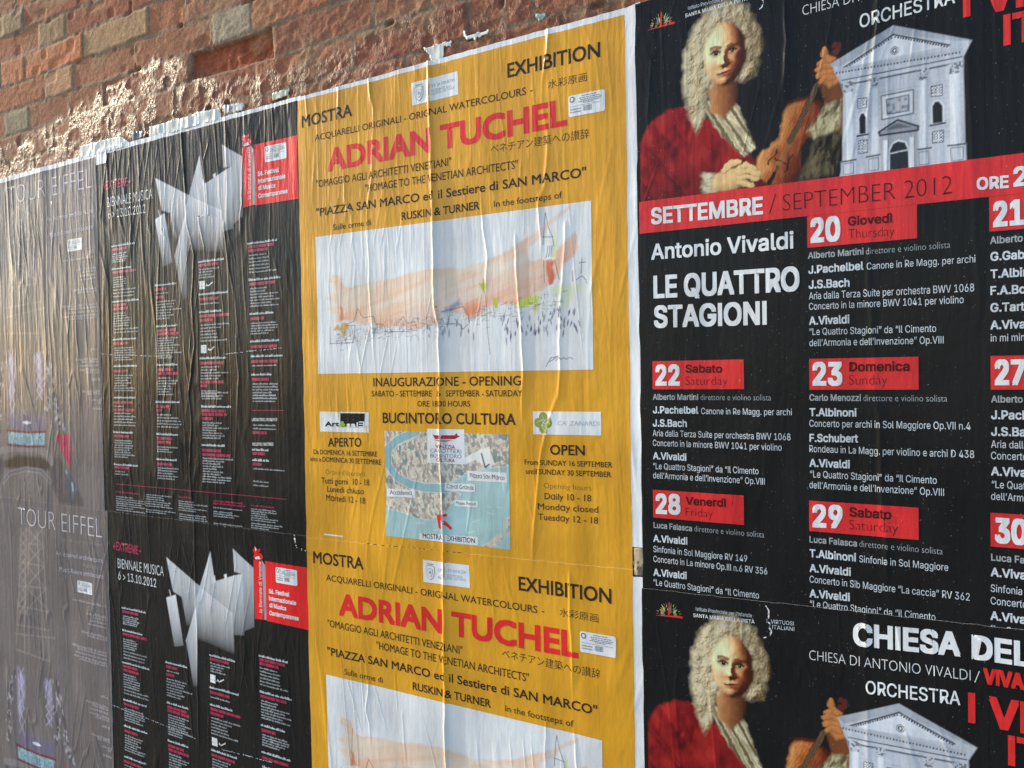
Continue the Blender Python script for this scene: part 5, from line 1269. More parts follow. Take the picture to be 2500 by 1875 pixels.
def concert_picture():
    """A plain painted musician in a pale wig and red coat, beside the front of a church."""
    x0, z0, x1, z1 = -0.549, _bz1 - .001, -0.035, 0.612
    cv = Canvas(x0, z0, x1, z1, 0.0013, COL['black']); X, Z = cv.X, cv.Z
    n = fbm(X * 45, Z * 45, 3); nf = fbm(X * 160, Z * 130, 5)
    def shade(h, sc, L=(-.55, .42, .72)):
        gz, gx = np.gradient(h * sc, cv.Z[1, 0] - cv.Z[0, 0], cv.X[0, 1] - cv.X[0, 0])
        q = np.sqrt(gx * gx + gz * gz + 1)
        return np.clip((-gx * L[0] - gz * L[1] + L[2]) / q, 0, 1)
    def ramp(t, stops):
        ks = [k for k, _ in stops]
        return np.stack([np.interp(t, ks, [C(*c)[i] for _, c in stops]) for i in range(3)], -1)
    g = lambda x, w: np.exp(-(x / w) ** 2)
    rnd = random.Random(12)
    # ---- coat: heavy red cloth in broad folds
    coat = [(-.549, .284), (-.549, .385), (-.530, .415), (-.497, .432), (-.462, .432), (-.430, .405), (-.400, .385), (-.372, .352), (-.350, .318), (-.335, .284)]
    m = cv.mask(coat, .003)
    hc = .009 * fbm(X * 11 + Z * 7, Z * 9 - X * 7, 77, 2) + .0008 * fbm(X * 40, Z * 40, 79, 2) + .005 * np.abs(vn(X * 24 + Z * 20, Z * 9, 78)) - .10 * (X + .47) ** 2
    lc = shade(hc, 2.6)
    cv.mix(m, ramp(lc, [(.15, (34, 10, 12)), (.45, (92, 20, 24)), (.75, (138, 30, 33)), (.98, (160, 44, 42))]))
    cv.mix(m * sst(.345, .285, Z) * .45, C(48, 14, 16))
    # ---- shirt and knotted neck cloth
    sh = [(-.436, .432), (-.398, .440), (-.378, .418), (-.366, .385), (-.352, .345), (-.372, .335), (-.396, .362), (-.424, .40)]
    m = cv.mask(sh, .0022); hs = .006 * fbm(X * 60 + Z * 45, Z * 14, 81, 3) + .003 * np.sin((X * .86 + Z * .5) * 420)
    cv.mix(m, ramp(shade(hs, 1.6), [(.2, (104, 92, 70)), (.55, (166, 156, 128)), (.85, (214, 208, 186))]))
    # ---- neck
    m = cv.mask([(-.428, .47), (-.376, .47), (-.380, .425), (-.402, .400), (-.426, .418)], .003)
    cv.mix(m, ramp(np.clip(.75 - (X + .42) / .05 - (Z < .455) * 0.0, 0, 1), [(0, (72, 40, 26)), (.5, (150, 96, 62)), (1, (198, 146, 102))]))
    # ---- wig: rows of soft curls, lit from the upper left
    wig = [(-.456, .40), (-.470, .46), (-.468, .52), (-.452, .56), (-.425, .586), (-.392, .590), (-.362, .574), (-.346, .54), (-.341, .50), (-.352, .462), (-.372, .455), (-.40, .47), (-.43, .455), (-.436, .405), (-.446, .385)]
    jx = .003 * vn(X * 90, Z * 90, 83)
    keep = cv.X; cv.X = X + jx; m = cv.mask(wig, .005); cv.X = keep
    hw = .35 * np.sqrt(np.clip(.075 ** 2 - (X + .402) ** 2, 0, 1)) * 1.0
    for k in range(420):
        x = rnd.uniform(-.476, -.336); z = rnd.uniform(.385, .594); r = rnd.uniform(.0035, .0075)
        i0 = max(0, int((z - 3 * r - z0) / cv.res)); i1 = int((z + 3 * r - z0) / cv.res) + 2; j0 = max(0, int((x - 3 * r - x0) / cv.res)); j1 = int((x + 3 * r - x0) / cv.res) + 2
        xs_, zs_ = X[i0:i1, j0:j1] - x, Z[i0:i1, j0:j1] - z; rr_ = np.hypot(xs_, zs_ * .85)
        hw[i0:i1, j0:j1] += .0011 * np.exp(-(rr_ / r) ** 2) * (1 + .35 * np.sin(rr_ / r * 7 + np.arctan2(zs_, xs_)))
    hw = hw + .0016 * fbm(X * 120, Z * 85, 84, 3)
    lw = shade(hw, 1.0)
    cv.mix(m, ramp(lw, [(.12, (82, 68, 50)), (.42, (128, 114, 90)), (.70, (168, 152, 124)), (.95, (202, 190, 164))]))
    cv.mix(m * sst(-.375, -.34, X) * .40, C(96, 76, 54))
    # ---- face: a modelled head, warm in the shadow side
    fx, fz = -.3995, .505
    u = (X - fx) / .0375; v = (Z - fz) / .0545
    rad = u * u + v * v + .10 * u * u * (v < 0) * (-v)
    hf = np.sqrt(np.clip(1.05 - rad, 0, 2)) * .95
    uc = u + .05
    hf = hf + .26 * g(uc, .13 + .05 * g(v + .28, .12)) * sst(.25, -.26, v) * (1 - sst(-.27, -.40, v)) + .06 * g(np.abs(uc) - .13, .06) * g(v + .29, .06)
    hf = hf + .055 * g(v - .24, .06) * g(np.abs(uc) - .34, .22) - .13 * g(np.abs(uc) - .36, .19) * g(v - .10, .10) + .05 * g(np.abs(uc) - .36, .10) * g(v - .09, .05)
    hf = hf + .07 * g(np.abs(uc) - .48, .22) * g(v + .20, .18) + .055 * g(uc, .22) * g(v + .50, .035) + .06 * g(uc, .17) * g(v + .60, .045) - .05 * g(uc, .24) * g(v + .545, .016) + .09 * g(uc, .22) * g(v + .80, .11) - .03 * g(uc, .05) * g(v + .42, .05)
    lf = shade(hf * .046, 1.0, (-.62, .30, .72)); fm = 1 - sst(.86, 1.02, np.sqrt(rad))
    lf = np.clip(lf + .02 * nf, 0, 1)
    cv.mix(fm, ramp(lf, [(.08, (58, 30, 20)), (.30, (132, 74, 46)), (.52, (190, 130, 88)), (.74, (220, 180, 136)), (.97, (238, 216, 178))]))
    cv.mix(fm * g(np.abs(uc) - .45, .2) * g(v + .24, .2) * .22, C(196, 96, 70)); cv.mix(fm * g(uc, .21) * g(v + .55, .07) * .55, C(160, 70, 58))
    for s in (-1, 1):
        ex = fx - .05 * .0375 + s * .0138; ez = fz + .0048
        cv.ell(ex, ez + .001, .0092, .0062, C(96, 52, 32), .55, .6); cv.ell(ex, ez, .0064, .0028, C(176, 156, 128), .9, .35); cv.ell(ex + .0003, ez + .0001, .0028, .0029, C(34, 22, 16), 1, .3); cv.ell(ex - .0005, ez + .0008, .0006, .0006, C(200, 190, 172), .7, .4)
        cv.line([(ex - .006, ez + .0006), (ex - .002, ez + .0028), (ex + .003, ez + .0026), (ex + .0062, ez + .0002)], C(40, 22, 16), .0013, .95)
        cv.line([(ex - .0075, ez + .0078), (ex - .001, ez + .0104), (ex + .0075, ez + .0076)], C(84, 50, 32), .0019, .8)
    cv.ell(fx - .0022, fz - .0325, .0085, .0028, C(168, 70, 58), .7, .5); cv.ell(fx - .001, fz - .0168, .0052, .0014, C(92, 46, 30), .75, .5); cv.line([(fx + .0005, fz + .004), (fx + .0035, fz - .006), (fx + .0045, fz - .013)], C(120, 64, 38), .0022, .5)
    cv.line([(fx - .0115, fz - .0298), (fx - .002, fz - .0290), (fx + .0075, fz - .0298)], C(84, 28, 24), .0011, .9)
    # ---- violin leaning up to the raised hand
    ax = np.array((-.322, .304)); bx = np.array((-.243, .452)); d = (bx - ax) / np.hypot(*(bx - ax)); nn = np.array((d[1], -d[0]))
    def V(t, s): return tuple(ax + d * t + nn * s)
    half = [(-.024, .0), (-.022, .016), (-.012, .027), (.004, .032), (.020, .029), (.032, .0215), (.036, .023), (.042, .0185), (.052, .017), (.062, .0185), (.067, .0225), (.072, .0215), (.084, .0265), (.098, .0255), (.110, .017), (.116, .005)]
    half = [(t * 1.04, s * 1.22) for t, s in half]
    body = [V(t, s) for t, s in half] + [V(t, -s) for t, s in reversed(half)]
    cv.poly(body, C(78, 30, 18), 1, .0014)
    inner = [tuple(np.array(p) * .91 + np.array(V(.046, 0)) * .09) for p in body]
    mm = cv.mask(inner, .0026); ct = (X - ax[0]) * nn[0] + (Z - ax[1]) * nn[1]
    cv.mix(mm, ramp(np.clip(.62 - ct / .07 + .22 * n + .05 * np.sin(ct * 1500 + 4 * n), 0, 1), [(0, (62, 24, 16)), (.4, (112, 50, 28)), (.75, (160, 90, 48)), (1, (196, 136, 82))]))
    cv.line([V(.050, 0), V(.165, 0)], C(34, 24, 24), .0046); cv.line([V(.15, 0), V(.190, .001)], C(74, 34, 28), .0056, .95)
    cv.line([V(.188, .0), V(.196, .004), V(.203, .001), V(.200, -.005)], C(84, 40, 34), .0036, .95)
    for q in (.176, .184): cv.line([V(q, -.011), V(q, .011)], C(62, 32, 28), .0013, .9)
    cv.line([V(.018, -.009), V(.018, .009)], C(60, 30, 18), .0013); cv.line([V(-.018, 0), V(.008, 0)], C(40, 24, 20), .0032)
    for s in (-.0028, -.001, .001, .0028): cv.line([V(.0, s), V(.165, s)], C(150, 124, 92), .0004, .55)
    for s in (-1, 1): cv.line([V(.006, s * .015), V(.012, s * .0175), V(.020, s * .0125), V(.028, s * .0105), V(.034, s * .0135)], C(40, 18, 12), .0011)
    # ---- hands: one round the neck of the violin, one resting over the strings
    def finger(p, sk, r):
        dk_ = tuple(np.array(sk) * .45)
        cv.line([(a_ + .0008, b_ - .0009) for a_, b_ in p], dk_, r * 1.12, .85); cv.line(p, sk, r, .95)
        cv.line([(a_ - r * .25, b_ + r * .3) for a_, b_ in p], tuple(np.minimum(np.array(sk) * 1.25, .8)), r * .38, .5)
    sk1 = C(182, 118, 70); sk2 = C(208, 174, 126)
    cv.poly([(-.236, .432), (-.256, .448), (-.246, .40), (-.25, .365), (-.22, .345), (-.214, .385), (-.222, .43)], C(112, 66, 40), 1, .003)
    m = cv.mask([(-.245, .395), (-.222, .40), (-.226, .355), (-.262, .345), (-.272, .36)], .003); cv.mix(m, ramp(shade(.004 * fbm(X * 60, Z * 40, 91), 2), [(.2, (84, 76, 56)), (.6, (142, 132, 102)), (.9, (182, 174, 146))]))
    m = cv.mask([(-.258, .35), (-.224, .352), (-.234, .29), (-.285, .284)], .005); cv.mix(m, ramp(shade(.006 * fbm(X * 40, Z * 22, 92), 2), [(.2, (26, 22, 18)), (.6, (58, 50, 38)), (.9, (98, 88, 66))]))
    cv.poly([(-.248, .462), (-.226, .458), (-.222, .428), (-.240, .420), (-.252, .436)], sk1, 1, .0025)
    for k, (z_, l_) in enumerate(((.462, .020), (.453, .024), (.444, .023), (.436, .018))): finger([(-.234, z_), (-.246, z_ + .002), (-.234 - l_, z_ - .003)], sk1, .0037)
    finger([(-.238, .462), (-.247, .471), (-.246, .479)], sk1, .0038)
    for k in range(12): cv.ell(-.428 + .004 * math.sin(k * 2.1), .298 + .0035 * (k - 5.5) * .8, .010, .0055, C(206, 200, 176) if k % 2 else C(150, 140, 112), .85, .4)
    cv.poly([(-.424, .288), (-.420, .310), (-.398, .322), (-.378, .318), (-.366, .304), (-.376, .290), (-.40, .284)], sk2, 1, .0025)
    cv.mix(cv.mask([(-.424, .288), (-.366, .296), (-.376, .284), (-.42, .28)], .006) * .5, C(150, 104, 66))
    for k, (z_, l_) in enumerate(((.318, .026), (.311, .031), (.303, .029), (.295, .022))): finger([(-.380, z_), (-.380 + l_ * .55, z_ + .004 - .002 * k), (-.380 + l_, z_ - .006)], sk2, .0039)
    finger([(-.404, .318), (-.392, .328), (-.380, .329)], sk2, .0042)
    # ---- brush handling over the whole figure
    fig = sst(-.215, -.24, X)
    wj = np.clip(np.rint(np.arange(cv.nx)[None, :] + 1.1 * vn(X * 150, Z * 110, 95) * fig), 0, cv.nx - 1).astype(int); wi = np.clip(np.rint(np.arange(cv.nz)[:, None] + 1.1 * vn(X * 130, Z * 150, 96) * fig), 0, cv.nz - 1).astype(int)
    cv.c = cv.c[wi, wj] * (1 + .10 * nf * fig)[..., None]
    # ---- church front
    st = C(168, 180, 208); dk = C(74, 84, 110); md = C(140, 150, 178)
    out = PL['ch_outer'][0]
    cv.poly(out, np.array(st), 1); fm = cv.mask(out)
    cv.mix(fm * np.clip(.35 * nf + .1, 0, .5), C(140, 148, 170))
    b = rect_of(out)
    for zz in np.linspace(b[1] + .04, .40, 11): cv.line([(b[0] + .02, zz), (b[2] - .012, zz)], C(150, 158, 184), .0004, .7)
    cv.poly(PL['ch_pedroof'][0], C(150, 160, 184)); cv.poly(PL['ch_ped'][0], C(186, 194, 214))
    pd = PL['ch_ped'][0]
    for a, b_ in ((pd[0], pd[1]), (pd[1], pd[2])):
        cv.line([a, b_], dk, .0011)
        for t in np.linspace(.04, .96, 20): cv.ell(a[0] + (b_[0] - a[0]) * t, a[1] + (b_[1] - a[1]) * t - .0028, .0013, .0014, C(74, 82, 106), .9, .3)
    cv.poly(PL['ch_corn'][0], C(160, 170, 194)); co_ = PL['ch_corn'][0]
    for t in np.linspace(.02, .98, 38): cv.ell(co_[0][0] + (co_[1][0] - co_[0][0]) * t, co_[3][1] + (co_[2][1] - co_[3][1]) * t + .001, .0011, .0016, C(84, 92, 116), .9, .3)
    cv.poly(PL['ch_arch'][0], C(172, 182, 206)); ar = PL['ch_arch'][0]
    cv.line([ar[3], ar[2]], C(100, 110, 140), .0012); cv.line([ar[0], ar[1]], dk, .0007)
    for r in PL['ch_rose']:
        R = abs(r[1][0] - r[0][0]); cv.ell(*r[0], R, R, C(92, 102, 126), 1, .1); cv.ell(*r[0], R * .82, R * .82, C(198, 206, 222), 1, .1)
        for k in range(8): cv.ell(r[0][0] + .5 * R * math.cos(k * .785), r[0][1] + .5 * R * math.sin(k * .785), R * .2, R * .2, C(74, 82, 104), 1, .3)
    for g in PL['ch_col']:
        r = rect_of(g); m = cv.mask(g); t = (X - r[0]) / (r[2] - r[0])
        cv.mix(m, np.array(C(204, 212, 230)) * (1.10 - .95 * np.abs(t - .38)[..., None] ** 1.2))
    for g in PL['ch_cap']:
        cv.poly(g, C(170, 178, 200)); m = cv.mask(g); cv.mix(m * (vn(X * 420, Z * 420, 4) > .05) * .7, C(92, 100, 124))
    for g in PL['ch_base']:
        cv.poly(g, C(172, 182, 206)); cv.line([g[0], g[1]], C(100, 108, 132), .0012)
        gi = np.array(g) * .7 + np.mean(g, 0) * .3; cv.line([tuple(p) for p in gi] + [tuple(gi[0])], dk, .0005, .8)
    for g in PL['ch_panel']: cv.poly(g, C(186, 194, 214)); cv.line(g + [g[0]], dk, .0007)
    for g in PL['ch_panelin']: cv.poly(g, C(166, 174, 196)); cv.line(g + [g[0]], dk, .0006); cv.mix(cv.mask(g) * np.clip(vn(X * 260, Z * 190, 6) * 1.2, 0, .7), C(106, 114, 140))
    for g in PL['ch_grille']: cv.poly(g, C(190, 198, 216)); cv.mix(cv.mask(g) * ((np.sin(X * 1500) * np.sin(Z * 1500)) > .1) * .8, C(82, 90, 112)); cv.line(g + [g[0]], dk, .0004)
    for g in PL['ch_win']:
        cv.line(g + [g[0]], C(196, 204, 220), .002); cv.poly(g, C(54, 62, 74)); r = rect_of(g); cv.line([(r[0] - .003, r[1] - .002), (r[2] + .003, r[1] - .0015)], dk, .0012)
    for g in PL['ch_dframe']: cv.poly(g, C(150, 160, 184))
    for g in PL['ch_dped']: cv.poly(g, C(140, 150, 172)); cv.line(g + [g[0]], C(70, 78, 98), .0012)
    for g in PL['ch_dpedin']: cv.poly(g, C(112, 120, 144))
    for g in PL['ch_door']: cv.line(g, C(198, 206, 222), .0022); cv.poly(g, C(66, 76, 94)); r = rect_of(g); cv.line([(r[0], r[1] + .026), (r[2], r[1] + .028)], C(170, 180, 202), .0011); cv.line([((r[0] + r[2]) / 2, r[1]), ((r[0] + r[2]) / 2, r[1] + .026)], C(46, 54, 68), .0007)
    for g in PL['ch_dcol']: cv.poly(g, C(200, 208, 226)); cv.line([g[1], g[2]], dk, .0006, .7)
    cm = cv.mask(out)[..., None]
    lum = (cv.c @ np.array((.25, .6, .15)))[..., None]
    gr = np.clip(.40 + (lum - .42) * 1.6, .01, .8) * (1 + .10 * nf[..., None] + .05 * vn(X * 330, Z * 330, 98)[..., None])
    cv.c = cv.c * (1 - cm) + cm * (gr * np.array((.97, 1.0, 1.06)) * .72 + cv.c * .28)
    return cv
dV.canvas(('concert_picture',), concert_picture(), 1)
_c, _t, _l, _rr = PL['sun'][0]
for k in range(15):                            # half sun of coloured rays
    a = math.radians(8 + 164 * k / 14); L_ = .0245
    c, s = math.cos(a), math.sin(a); colk = [(176, 170, 84), (108, 130, 96), (196, 120, 60), (150, 160, 110), (90, 110, 120)][k % 5]
    if abs(k - 7) < 1: continue
    m_ = paper_mat('printed_ray_%d' % (k % 5), C(*colk))
    p = lambda r, o: (_c[0] + r * c - o * s, _c[1] + r * s + o * c)
    dV.quad(('institute_logo',), [p(.006, 0), p(.015, -.0016), p(L_, 0), p(.015, .0016)], m_, 1)
dV.quad(('institute_logo',), [(_c[0] - .0018, _c[1]), (_c[0] + .0018, _c[1]), (_t[0] + .0004, _t[1]), (_t[0] - .0012, _t[1])], PM('red'), 2)
dV.quad(('institute_logo',), [(_l[0], _l[1]), (_rr[0], _rr[1]), (_rr[0], _rr[1] + .0036), (_c[0] + .004, _c[1] + .0022), (_l[0], _l[1] + .0006)], PM('red'), 2)
_f = PL['fid'][0]
for k, (a, b) in enumerate(zip(_f[:-1], _f[1:])): dV.bar(('orchestra_logo',), a, b, .0008 + .0008 * math.sin(k * 1.05) ** 2, PM('white'), 1)
for e, path, i_line, co, fs, dl in lettering(dV, 'v'):
    if path[0] == 'date_badge':
        i = min(range(len(BADGES)), key=lambda q: 0 if inside((e[2], e[4] + .002), BADGES[q]) else 1 + abs(BADGES[q][0] - e[2]) + abs(BADGES[q][1] - e[4])); path = ('date_badge', i, path[1])
    if path[0] != 'orchestra_logo': path = path + (i_line,)
    dV.add(path, co, fs, PM(e[8]), dl + (3 if '/' in e[0] else 2))

# ================================================================== the black festival poster
dB = Design('b')
def folded_paper():
    x0, z0, x1, z1 = rect_of([p for k in PL if k.startswith('biennale_') for p in PL[k][0]])
    cv = Canvas(x0 - .01, z0 - .01, x1 + .004, z1 + .01, 0.0018, COL['night']); X, Z = cv.X, cv.Z
    def grad(nm, top, bot, cl=(200, 210, 224), x_sh=0.0):
        g = PL['biennale_' + nm][0]; m = cv.mask(g)
        t = np.clip((Z - bot) / (top - bot) + .04 * np.sin(X * 23 + 1), 0, 1) ** 0.7
        c = np.array(COL['night']) * (1 - t[..., None]) + np.array(C(*cl)) * t[..., None]
        cv.mix(m, c)
        ed = cv.mask(g, .0014) * (1 - cv.mask([tuple(np.array(q) - (0, .0016)) for q in g], .0014))
        cv.mix(np.clip(ed, 0, 1) * t * .7, C(246, 248, 250))
    r = {k[9:]: rect_of(PL[k][0]) for k in PL if k.startswith('biennale_')}
    grad('strip_g', r['strip_g'][3], r['strip_g'][1] - .01, (222, 228, 238)); grad('tick_h', r['tick_h'][3], r['tick_h'][1] - .05)
    grad('blade_c', r['blade_c'][3] + .1, r['blade_c'][1] - .02, (226, 232, 240)); grad('blade_b', r['blade_b'][3], r['blade_b'][1] - .15, (234, 238, 246))
    grad('blade_a', r['blade_a'][3] + .02, r['blade_a'][1] - .08, (222, 228, 238)); grad('wall_d', r['wall_d'][3] + .02, r['wall_d'][1] + .01, (212, 220, 232))
    for k in ('tab_e', 'tab_f'): grad(k, r[k][3], r[k][1] - .2, (236, 240, 246))
    grad('front_i', r['front_i'][3] + .02, r['front_i'][1] + .06, (218, 226, 238)); grad('face_j', r['face_j'][3] - .02, r['face_j'][1] - .01, (240, 243, 248))
    return cv
dB.canvas(('folded_paper_picture',), folded_paper(), 1)
dB.quad(('red_banner',), PL['redbar'][0], PM('panel'), 2); dB.quad(('red_banner',), PL['greybar'][0], PM('grey'), 2)
dB.quad(('red_banner', 'lion_emblem'), PL['lion'][0], PM('panel'), 2)
for q in PL['lionwhite']: dB.quad(('red_banner', 'lion_emblem'), q, PM('white'), 3)
co, fs = OUT[('la Biennale di Venezia', 0.0, True)]; lo, hi = co.min(0), co.max(0)
_p = PL['barletter'][0]; _sz = (_p[1][1] - _p[0][1]) / (hi[0] - lo[0]); _bw = abs(_p[0][0] - _p[2][0])
dB.add(('red_banner', 'banner_lettering'), np.stack([_p[0][0] + .001 - (co[:, 1] - lo[1]) / (hi[1] - lo[1]) * _bw * 1.05, _p[0][1] + (co[:, 0] - lo[0]) * _sz], 1), [tuple(reversed(f)) for f in fs], PM('white'), 3)
dB.quad(('red_panel',), PL['redpanel'][0], PM('panel'), 2)
stamp(dB, ('tax_stamp',), PL['bstamp'][0], 3)
for e, path, i, co, fs, dl in lettering(dB, 'b'): dB.add(path + (i,), co, fs, PM(e[8]), dl + (3 if '/' in e[0] else 2))
_rn = random.Random(77)
def tiny_line(x, z, ln, h, mat):
    """A line of type too small to read: word-long runs of letter strokes."""
    V, F = [], []
    u = x; end = x + ln
    while u < end:
        wl = min(_rn.uniform(.006, .020), end - u); q = u
        while q < u + wl:
            lw = _rn.uniform(.0013, .0024); hh = h * _rn.choice((.62, .62, .68, 1.0)); n = len(V)
            V += [(q, z), (q + lw, z), (q + lw, z + hh), (q, z + hh)]; F.append((n, n + 1, n + 2, n + 3)); q += lw + .0004
        u += wl + .0028
    if V: dB.add(('programme_columns',), V, F, mat, 2, cut=None)
for kind_, x, z, ln in BL:
    if kind_ == 'h': tiny_line(x, z, ln, .0058, PM('pale'))
    elif kind_ == 'm':
        V, F = [], []; u = x
        while u < x + ln - .004:
            wl = min(_rn.uniform(.012, .034), x + ln - u); n = len(V); V += box(u, z - .0002, u + wl, z + .0066); F.append((n, n + 1, n + 2, n + 3)); u += wl + .0018
        dB.add(('programme_columns',), V, F, PM('magenta'), 2)
    elif kind_ == 'n': tiny_line(x, z, ln, .0048, PM('magenta'))
    elif kind_ == 's': tiny_line(x, z, ln, .0036, PM('pale2'))
    else: tiny_line(x, z, ln, .0044, PM('pale2'))
for a, b in zip(PLI[::2], PLI[1::2]): dB.bar(('divider_rule',), a, b, .0008, PM('magenta'), 2)
for x, z in ICO:
    _k = ('sponsor_mark', round(z * 1e4)); dB.quad(_k, box(x, z - .009, x + .020, z + .011), PM('white'), 2)
    for a, b in (((.026, .002), (.033, -.003)), ((.033, -.003), (.050, .006))): dB.bar(_k, (x + a[0], z + a[1]), (x + b[0], z + b[1]), .0014, PM('white'), 2)

# ================================================================== the brown tower poster
dT = Design('t')
def tower_picture():
    cv = Canvas(-2.84, -.372, -2.122, .575, 0.0026, COL['taupe']); X, Z = cv.X, cv.Z
    g = lambda n: PL['tw_' + n]
    n = fbm(X * 30, Z * 30, 4)
    cv.mix(np.clip(.25 * n + .05, 0, .3), C(116, 104, 100))
    ir = C(152, 142, 138); dk = C(66, 58, 62)
    for l in g('post'): cv.line(l, ir, .0036, .5)
    for l in g('brace'): cv.line(l, ir, .0026, .5)
    cx0, cx1 = g('post')[2][0][0], g('post')[3][0][0]
    for p in g('pierL') + g('pier'): cv.poly(p, C(82, 76, 84), .8, .006)
    for p in g('dark'): cv.poly(p, C(56, 46, 42), .9, .006)
    for p in g('frame'): cv.line(p, C(128, 124, 132), .011, .85)
    for l in g('archbeam'): cv.line(l, C(140, 136, 144), .008, .7); cv.line(l, C(90, 84, 92), .0035, .7)
    for p in g('legL') + g('legR'):
        cv.poly(p, C(140, 134, 164), .55, .006); r = rect_of(p)
        for t in np.linspace(0, 1, 6)[:-1]:
            za = r[1] + t * (r[3] - r[1]); zb_ = za + (r[3] - r[1]) / 5; w_ = r[2] - r[0]
            sh = (r[0] + r[2]) / 2; cv.line([(sh - w_ * .3, za), (sh + w_ * .3, zb_)], C(176, 170, 208), .0024, .55); cv.line([(sh + w_ * .3, za), (sh - w_ * .3, zb_)], C(176, 170, 208), .0024, .55)
        cv.mix(cv.mask(p, .006) * sst(.2, .8, vn(X * 30, Z * 22, 3)) * .5, C(180, 174, 216))
    for p in g('sky'): cv.poly(p, C(104, 98, 136), .75, .02)
    for p in g('screen'):
        cv.poly(p, C(136, 168, 186), 1, .002); m = cv.mask(p)
        cv.mix(m * (np.abs(vn(X * 110, Z * 110, 6)) < .12) * .7, C(84, 108, 130)); cv.mix(m * (vn(X * 60, Z * 60, 7) > .35) * .4, C(182, 204, 216))
        r = rect_of(p); cv.ell((r[0] + r[2]) / 2, r[1] + .014, .03, .014, C(92, 116, 138), .5, .4)
    for p in g('disc'): cv.ell(*p[0], .022, .0045, C(206, 206, 220), 1, .2)
    for l in g('redline'): cv.line(l, C(110, 40, 48), .0035, .9)
    for p in g('redtri'): cv.poly(p, C(170, 50, 88), .95, .004)
    for p in g('pierblue'): cv.poly(p, C(110, 126, 160), .55, .006); m = cv.mask(p, .004); cv.mix(m * (vn(X * 110, Z * 60, 9) > .35) * .8, C(170, 200, 226))
    rnd = random.Random(9)
    for p in g('lights'):
        cv.line(p, dk, .007, .55)
        for k in range(46):
            i = rnd.randrange(len(p) - 1); t = rnd.random(); x = p[i][0] + (p[i + 1][0] - p[i][0]) * t + rnd.gauss(0, .010); z = p[i][1] + (p[i + 1][1] - p[i][1]) * t
            cv.ell(x, z, rnd.uniform(.0022, .0045), rnd.uniform(.003, .008), C(190, 190, 204) if rnd.random() < .6 else C(96, 92, 116), .5, .6)
    return cv
dT.canvas(('tower_picture',), tower_picture(), 1)
stamp(dT, ('tax_stamp',), PL['tstamp'][0], 3)
for e, path, i, co, fs, dl in lettering(dT, 't'): dT.add(path + (i,), co, fs, PM(e[8]), 3 + dl)
for x0, x1, z in PAR:
    V, F = [], []; u = x0
    while u < x1:
        wl = min(_rn.uniform(.008, .03), x1 - u); q = u
        while q < u + wl:
            lw = _rn.uniform(.0016, .003); n = len(V); V += box(q, z, q + lw, z + _rn.choice((.0048, .0052, .0078))); F.append((n, n + 1, n + 2, n + 3)); q += lw + .0008
        u += wl + .004
    dT.add(('credit_text', round(z * 1e4)), V, F, PM('lilac2'), 3, cut=None)

# ================================================================== paste the eight posters on the wall
P_, DU_ = META['P'], META['DU']
hang(dB, 'festival_poster', 'upper black music festival poster with folded white paper, programme columns complete, strongly creased and glinting', 'poster', 'black music festival posters',
     (-2.125, -1.352, -0.392, 0.5935, 0.6063), 0.0, sheet_key='night', clip=(-2.125, -1.352, -0.392), margin=[(-2.066, -1.352, 0.59, 0.608, 0.6150)])
hang(dB, 'festival_poster', 'lower black music festival poster, flatter and duller, headed +EXTREME- below the seam', 'poster', 'black music festival posters',
     (-2.125, -1.352, -1.365, -0.3652, -0.3662), 0.0006, DU_['b'], -P_['b'], sheet_key='night', clip=(-2.125, -1.352, -1.365))
hang(dT, 'tower_poster', 'upper brown tower poster at the far left, heavily wrinkled with bright vertical glints', 'poster', 'brown tower posters',
     (-2.84, -2.118, -0.392, 0.580, 0.5925), 0.0012, sheet_key='taupe', clip=(-2.84, -2.118, -0.392), margin=[(-2.84, -2.068, 0.57, 0.592, 0.6060)])
hang(dT, 'tower_poster', 'lower brown tower poster with its pale lattice and TOUR EIFFEL title below the seam', 'poster', 'brown tower posters',
     (-2.84, -2.105, -1.345, -0.3605, -0.3656), 0.0018, DU_['t'], -P_['t'], sheet_key='taupe', clip=(-2.84, -2.105, -1.345))
hang(dY, 'exhibition_poster', 'upper yellow exhibition poster showing its whole watercolour and city map', 'poster', 'yellow exhibition posters',
     (-1.361, -0.5745, -0.400, 0.6040, 0.6110), 0.0012, sheet_key='yellow', clip=(-1.361, -0.5745, -0.400), margin=[(-1.361, -0.5505, 0.60, 0.6120, 0.6225), (-0.5752, -0.545, -0.3140, 0.6215, 0.6260)])
hang(dY, 'exhibition_poster', 'lower yellow exhibition poster whose watercolour runs off the bottom of the photo', 'poster', 'yellow exhibition posters',
     (-1.3595, -0.5740, -1.365, -0.3698, -0.3543), 0.0018, DU_['y'], -P_['y'], sheet_key='yellow', clip=(-1.3595, -0.5740, -1.365), margin=[(-0.5745, -0.540, -1.365, -0.3665, -0.3640)])
hang(dV, 'concert_poster', 'upper black and red concert poster listing the September programme with numbered dates', 'poster', 'black and red concert posters',
     (-0.5545, 0.1475, -0.410, 0.6225, 0.6310), 0.0030, sheet_key='black', clip=(-0.5545, 0.1475, -0.410))
hang(dV, 'concert_poster', 'lower black concert poster headed CHIESA, cut off above its red band', 'poster', 'black and red concert posters',
     (-0.5560, 0.1475, -1.380, -0.3840, -0.3690), 0.0036, DU_['v'], -P_['v'], sheet_key='black', clip=(-0.5560, 0.1475, -1.380))

